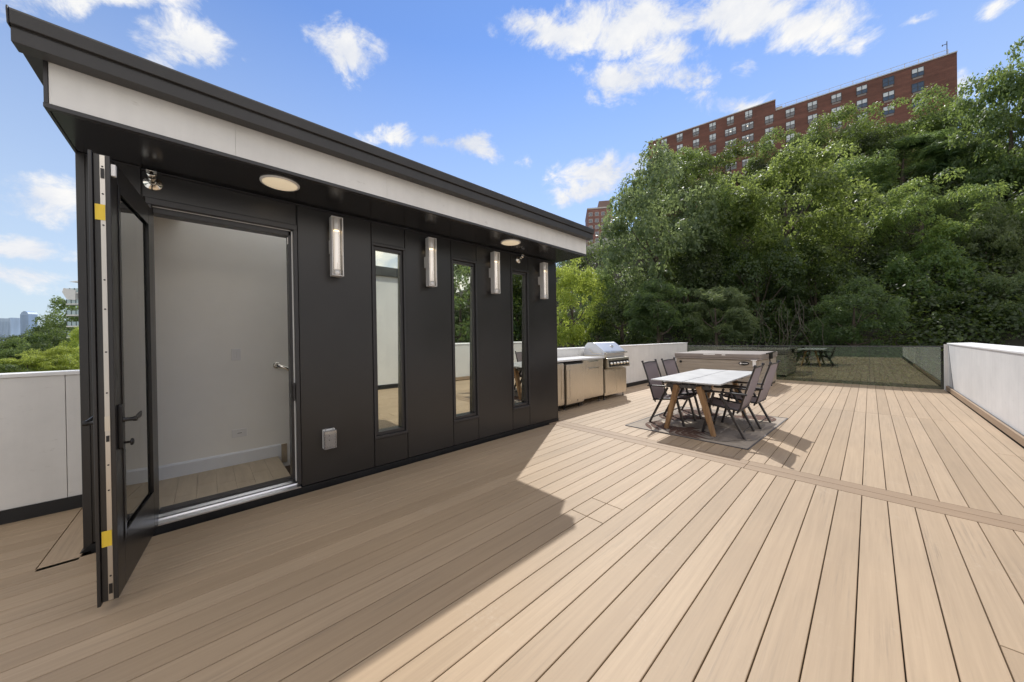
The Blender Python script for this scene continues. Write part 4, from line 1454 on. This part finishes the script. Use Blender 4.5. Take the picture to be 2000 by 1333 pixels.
# ------------------------------------------------------------------ trees
def crown_mesh(name, seed, n_clump, per, leaf, style='leaf', squash=1.0, rc_=(.22, .36), low=-.75):
    g = np.random.default_rng(seed)
    # clump centres through the crown's volume, denser near the outside
    cs = []
    while len(cs) < n_clump:
        p = g.normal(size=3)
        p /= np.linalg.norm(p)
        rr_ = g.uniform(.45, .95) ** .6
        p = p * rr_ ** .8
        if p[2] < low:
            continue
        p *= 1 + .16 * math.sin(3.1 * p[0] + seed) * math.cos(2.7 * p[1] + seed * 1.3)
        cs.append(p)
    cs = np.array(cs)
    rad = rc_[0] * .7 + (rc_[1] * 1.12 - rc_[0] * .7) * g.beta(1.3, 1.6, n_clump)
    V, T = [], []
    for c_, r_ in zip(cs, rad):
        n_ = int(per * (r_ / rc_[1]) ** 2)
        dd = g.normal(size=(n_, 3))
        dd /= np.linalg.norm(dd, axis=1)[:, None]
        dd[:, 2] = np.where(dd[:, 2] < -.25, -dd[:, 2] * .7, dd[:, 2])
        rho = r_ * g.uniform(.80, 1.04, n_)[:, None]
        # lumpy outline
        rho *= 1 + .22 * np.sin(dd[:, :1] * 7 + c_[0] * 9) * np.cos(dd[:, 1:2] * 6 + c_[1] * 9)
        P = c_ + dd * rho * np.array([1, 1, .95])
        q_ = P * np.array([5.2, 5.2, 6.0]) + seed
        keep = np.sin(q_[:, 0]) * np.sin(q_[:, 1] + .7) + .6 * np.sin(q_[:, 2] * 1.3 + q_[:, 0] * .6) > -.98
        if keep.sum() < 8:
            continue
        dd, P = dd[keep], P[keep]
        n_ = len(P)
        nrm = dd * .75 + np.array([0, 0, .40]) + g.normal(size=(n_, 3)) * .55
        nrm /= np.linalg.norm(nrm, axis=1)[:, None]
        out_ = dd * np.array([1, 1, .3]) + g.normal(size=(n_, 3)) * (.5 if style == 'leaf' else .25)
        if style == 'frond':
            out_[:, 2] -= .15
        if style == 'droop':
            out_[:, 2] -= 1.0
        if style == 'plume':
            out_[:, 2] += .55
        ta = out_ - nrm * np.sum(out_ * nrm, axis=1)[:, None]
        ta /= np.linalg.norm(ta, axis=1)[:, None] + 1e-9
        bi = np.cross(nrm, ta)
        ln = leaf * g.uniform(.55, 1.6, n_)[:, None]
        wd = ln * (.62 if style in ('leaf', 'plume') else .2 if style == 'frond' else .34)
        if style == 'frond':
            ln = ln * 2.6
            wd = wd * 1.4
        q = np.stack([P - ta * ln * .5, P + bi * wd * .5 - ta * ln * .08 , P + ta * ln * .5 - nrm * ln * .12, P - bi * wd * .5 - ta * ln * .08], 1)
        V.append(q)
        ct__ = g.uniform(-.18, .18)
        T.append(np.clip(g.beta(2, 2.2, n_) + ct__, 0, 1))
    V = np.concatenate(V)
    T = np.concatenate(T)
    V[:, :, 2] *= squash
    nq = len(V)
    me = bpy.data.meshes.new(name)
    me.vertices.add(nq * 4)
    me.loops.add(nq * 4)
    me.polygons.add(nq)
    me.vertices.foreach_set('co', V.reshape(-1).astype('f'))
    me.loops.foreach_set('vertex_index', np.arange(nq * 4, dtype='i'))
    me.polygons.foreach_set('loop_start', np.arange(0, nq * 4, 4, dtype='i'))
    me.update(calc_edges=True)
    at_ = me.attributes.new('tint', 'FLOAT', 'FACE')
    at_.data.foreach_set('value', T.astype('f'))
    return me


CR = {
    'round': [crown_mesh('round_crown', 3, 88, 520, .045, rc_=(.15, .31)), crown_mesh('round_crown_b', 8, 84, 520, .046, rc_=(.15, .31))],
    'plume': [crown_mesh('plume_crown', 5, 112, 430, .043, 'plume', 1.05, (.13, .27)), crown_mesh('plume_crown_b', 6, 108, 430, .044, 'plume', 1.05, (.13, .27))],
    'droop': [crown_mesh('droop_crown', 9, 84, 480, .050, 'droop', .95, (.15, .29), -.9)],
    'frond': [crown_mesh('frond_crown', 12, 62, 400, .066, 'frond', .9, (.18, .33), -.7)],
    'dense': [crown_mesh('dense_crown', 15, 96, 520, .042, 'leaf', 1., (.15, .30), -.95), crown_mesh('dense_crown_b', 17, 92, 520, .043, 'leaf', 1., (.15, .31), -.95)],
}
for ms in CR.values():
    for me in ms:
        me.materials.append(M['leaf_mid'])
cnt = {}


def tree(px, py, rx, ry, depth, style, leaf, label, sub=0, at=None):
    c = spot(px, py, depth)
    # sideways scale: undo the wide lens stretch so the crown keeps a natural width
    off = math.hypot((px - 1000) / FOC, (py - 666.5) / FOC)
    sx = rx * depth / FOC / (1 + .35 * off)
    sz = ry * depth / FOC
    if at:
        c, sx, sz = Vector(at[:3]), at[3], at[4]
    base = terrain(c.x, c.y) if c.y > 16 else -13.3
    base = min(base, c.z - sz * .9)
    tr = thing('tree', label, 'tree', (c.x, c.y, base), 'trees on and below the wooded slope')
    i = cnt.get(style, 0)
    cnt[style] = i + 1
    me = CR[style][(i + sub) % len(CR[style])]
    cr = bpy.data.objects.new('crown', me)
    COL.objects.link(cr)
    cr.parent = tr
    cr.location = (0, 0, c.z - base)
    cr.scale = (sx, sx, sz)
    cr.rotation_euler = (0, 0, random.uniform(0, 6.28))
    if cr.material_slots:
        cr.material_slots[0].link = 'OBJECT'
        cr.material_slots[0].material = M[leaf]
    mb = MB()
    hgt = c.z - base
    r0 = max(.14, .045 * sx + .05)
    a = random.uniform(0, 6)
    top = (.25 * math.cos(a), .25 * math.sin(a), hgt + sz * .35)
    mb.tube([(0, 0, -.4), (.05, .03, hgt * .4), (top[0] * .5, top[1] * .5, hgt * .8), top], [r0 * 1.25, r0, r0 * .75, r0 * .25], 8)
    for k in range(6):
        a2 = a + k * 1.05 + random.uniform(-.3, .3)
        h0 = hgt + sz * random.uniform(-.85, -.1)
        h0 = max(h0, hgt * .35)
        e = (math.cos(a2) * sx * .62, math.sin(a2) * sx * .62, h0 + sz * random.uniform(.25, .6))
        mb.tube([(top[0] * .5, top[1] * .5, h0), (e[0] * .5, e[1] * .5, h0 + (e[2] - h0) * .35), e], [r0 * .45, r0 * .3, r0 * .1], 6)
    mb.build('trunk', 'bark', tr)
    return tr


TREES = [
    # back row under the apartment block
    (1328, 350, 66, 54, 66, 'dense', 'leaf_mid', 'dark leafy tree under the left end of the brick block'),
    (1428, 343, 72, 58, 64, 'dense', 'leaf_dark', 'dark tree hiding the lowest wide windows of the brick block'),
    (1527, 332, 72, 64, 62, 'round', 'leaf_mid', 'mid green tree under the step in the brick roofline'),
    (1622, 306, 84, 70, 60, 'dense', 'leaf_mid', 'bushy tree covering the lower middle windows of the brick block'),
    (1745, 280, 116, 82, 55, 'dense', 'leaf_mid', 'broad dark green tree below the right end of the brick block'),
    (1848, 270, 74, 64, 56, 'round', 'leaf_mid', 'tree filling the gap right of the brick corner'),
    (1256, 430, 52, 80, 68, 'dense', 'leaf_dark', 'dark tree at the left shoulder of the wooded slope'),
    (1120, 545, 70, 52, 74, 'dense', 'leaf_dark', 'distant dark tree just below the far pinkish tower'),
    # middle
    (1286, 480, 118, 150, 42, 'round', 'leaf_pale', 'tall greyish green tree with silvery leaves left of centre'),
    (1352, 405, 74, 78, 50, 'dense', 'leaf_dark', 'dark tree behind the silvery leaved one'),
    (1535, 432, 138, 128, 38, 'plume', 'leaf_yellow', 'large yellow green tree with upright plumes at the centre'),
    (1425, 470, 70, 90, 42, 'plume', 'leaf_yellow', 'yellow green tree leaning on the silvery one'),
    (1655, 372, 80, 62, 46, 'plume', 'leaf_mid', 'mid green tree top behind the large yellow green tree'),
    (1760, 335, 105, 66, 47, 'frond', 'leaf_feather', 'feathery dark tree below the broad dark crown'),
    (1690, 300, 80, 60, 50, 'dense', 'leaf_dark', 'deep green tree in the shade of the hilltop'),
    (1795, 440, 128, 92, 36, 'droop', 'leaf_yellow', 'drooping yellow green tree right of centre'),
    (1895, 440, 80, 76, 36, 'droop', 'leaf_mid', 'drooping mid green tree beside the yellow green one'),
    (1975, 275, 120, 150, 37, 'plume', 'leaf_mid', 'tall bright tree rising highest at the right edge'),
    (2075, 290, 130, 190, 36, 'plume', 'leaf_mid', 'very tall tree mostly beyond the right edge'),
    (1900, 330, 60, 70, 42, 'round', 'leaf_mid', 'tree at the inner side of the highest right hand crown'),
    # front and low
    (1118, 610, 62, 90, 38, 'plume', 'leaf_lime', 'bright yellow green tree beside the corner of the dark wall'),
    (1165, 585, 44, 56, 46, 'dense', 'leaf_mid', 'small green tree between the bright one and the silvery one'),
    (1215, 620, 70, 66, 36, 'dense', 'leaf_dark', 'shaded tree low behind the grill'),
    (1285, 612, 72, 66, 30, 'frond', 'leaf_feather', 'feathery sumac like tree standing behind the white parapet'),
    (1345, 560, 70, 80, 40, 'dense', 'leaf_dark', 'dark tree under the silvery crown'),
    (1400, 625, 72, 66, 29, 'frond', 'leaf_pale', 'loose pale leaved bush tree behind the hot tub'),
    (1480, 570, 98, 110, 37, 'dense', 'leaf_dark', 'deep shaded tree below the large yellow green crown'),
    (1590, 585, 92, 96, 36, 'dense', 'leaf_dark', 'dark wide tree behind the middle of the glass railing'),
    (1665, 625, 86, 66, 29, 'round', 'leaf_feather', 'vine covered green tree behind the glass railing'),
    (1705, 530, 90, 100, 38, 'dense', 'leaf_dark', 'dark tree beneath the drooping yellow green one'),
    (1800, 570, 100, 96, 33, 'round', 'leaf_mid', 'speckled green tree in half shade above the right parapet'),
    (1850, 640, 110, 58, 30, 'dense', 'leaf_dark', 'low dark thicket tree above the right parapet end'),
    (1935, 530, 84, 110, 31, 'round', 'leaf_pale', 'pale leaved tree glinting above the right parapet'),
    (2010, 620, 90, 90, 27, 'round', 'leaf_pale', 'pale leaved tree low at the right edge'),
    (2060, 480, 100, 130, 30, 'round', 'leaf_mid', 'green tree cut by the right edge'),
    # left view past the bulkhead
    (126, 672, 58, 66, 112, 'dense', 'leaf_mid', 'dark green tree below the white balcony tower'),
    (30, 712, 90, 52, 106, 'dense', 'leaf_dark', 'dark tree in front of the hazy skyline'),
    (-40, 715, 80, 45, 100, 'dense', 'leaf_mid', 'dark tree at the far left edge of the view'),
    (118, 712, 56, 34, 34, 'plume', 'leaf_lime', 'bright lime tree top just over the left parapet'),
    (58, 722, 58, 26, 32, 'plume', 'leaf_lime', 'yellow green tree top over the left parapet, further left'),
    (-15, 730, 60, 26, 30, 'round', 'leaf_mid', 'green tree top cut by the left edge above the parapet'),
    (160, 655, 70, 66, 118, 'dense', 'leaf_mid', 'dark green tree behind the lower balconies of the white tower'),
    (132, 690, 60, 60, 104, 'dense', 'leaf_dark', 'dense dark tree low in front of the balcony tower'),
    (20, 712, 60, 42, 98, 'round', 'leaf_mid', 'rounded green tree under the flat topped skyline tower'),
    (84, 704, 60, 48, 108, 'dense', 'leaf_mid', 'dense green tree between the skyline and the balcony tower'),
    (165, 690, 40, 50, 40, 'plume', 'leaf_lime', 'lime green tree top half hidden by the dark wall'),
]
for tr_ in TREES:
    tree(*tr_)
for at_, st, lf, wd in (((33, 27, 3, 8, 9), 'dense', 'leaf_mid', 'tall mid green'), ((43, 36, 6, 9, 11), 'round', 'leaf_dark', 'dark spreading'),
                        ((29, 36, 4, 8, 10), 'dense', 'leaf_dark', 'deep green'), ((38, 47, 9, 9, 12), 'round', 'leaf_mid', 'broad rounded')):
    tree(1000, 600, 1, 1, 1, st, lf, wd + ' tree right of the view, mirrored in the second and third slim windows', 0, at_)

# bare vine stems hanging in the shade behind the railing
vn = thing('vine_tangle', 'tangle of bare grey vine stems hanging in the shade behind the hot tub', 'vine', (0, 0, 0))
rv = random.Random(3)
mb = MB()
for i in range(18):
    p0 = spot(rv.uniform(1470, 1580), rv.uniform(560, 620), rv.uniform(26.5, 28.5))
    p1 = p0 + Vector((rv.uniform(-1.2, 1.2), rv.uniform(-.5, .5), -rv.uniform(2.5, 5)))
    pm = (p0 + p1) / 2 + Vector((rv.uniform(-.6, .6), rv.uniform(-.4, .4), rv.uniform(-.3, .3)))
    mb.tube([p0, p0.lerp(pm, .55) + Vector((rv.uniform(-.2, .2), 0, 0)), pm, pm.lerp(p1, .5) + Vector((rv.uniform(-.3, .3), 0, 0)), p1], [.010, .013, .016, .014, .012], 5)
mb.build('stems', 'stem', vn)

# undergrowth filling the slope between the trees
g = np.random.default_rng(77)
V, T = [], []
n_ = 0
while n_ < 1500:
    px, py, dep = g.uniform(1040, 2600), 0, g.uniform(25, 72)
    dxy = direction(px, 640)
    x, y = dxy[0] * dep, dxy[1] * dep
    if y < 20:
        continue
    z = terrain(x, y)
    r_ = g.uniform(1.2, 2.8)
    m_ = 210
    dd = g.normal(size=(m_, 3))
    dd /= np.linalg.norm(dd, axis=1)[:, None]
    dd[:, 2] = np.abs(dd[:, 2])
    P = np.array([x, y, z]) + dd * r_ * g.uniform(.7, 1.1, m_)[:, None] * np.array([1, 1, 1.3])
    nr = dd + g.normal(size=(m_, 3)) * .5
    nr /= np.linalg.norm(nr, axis=1)[:, None]
    ta = np.cross(nr, g.normal(size=(m_, 3)))
    ta /= np.linalg.norm(ta, axis=1)[:, None]
    bi = np.cross(nr, ta)
    ln = g.uniform(.09, .2, m_)[:, None]
    V.append(np.stack([P - ta * ln, P + bi * ln * .6, P + ta * ln, P - bi * ln * .6], 1))
    T.append(g.beta(2, 2.5, m_))
    n_ += 1
V = np.concatenate(V)
T = np.concatenate(T)
me = bpy.data.meshes.new('undergrowth')
nq = len(V)
me.vertices.add(nq * 4)
me.loops.add(nq * 4)
me.polygons.add(nq)
me.vertices.foreach_set('co', V.reshape(-1).astype('f'))
me.loops.foreach_set('vertex_index', np.arange(nq * 4, dtype='i'))
me.polygons.foreach_set('loop_start', np.arange(0, nq * 4, 4, dtype='i'))
me.update(calc_edges=True)
me.attributes.new('tint', 'FLOAT', 'FACE').data.foreach_set('value', T.astype('f'))
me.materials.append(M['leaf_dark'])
o = bpy.data.objects.new('undergrowth', me)
COL.objects.link(o)
tag(o, 'dark undergrowth covering the slope between the trees', 'undergrowth', None, 'stuff')
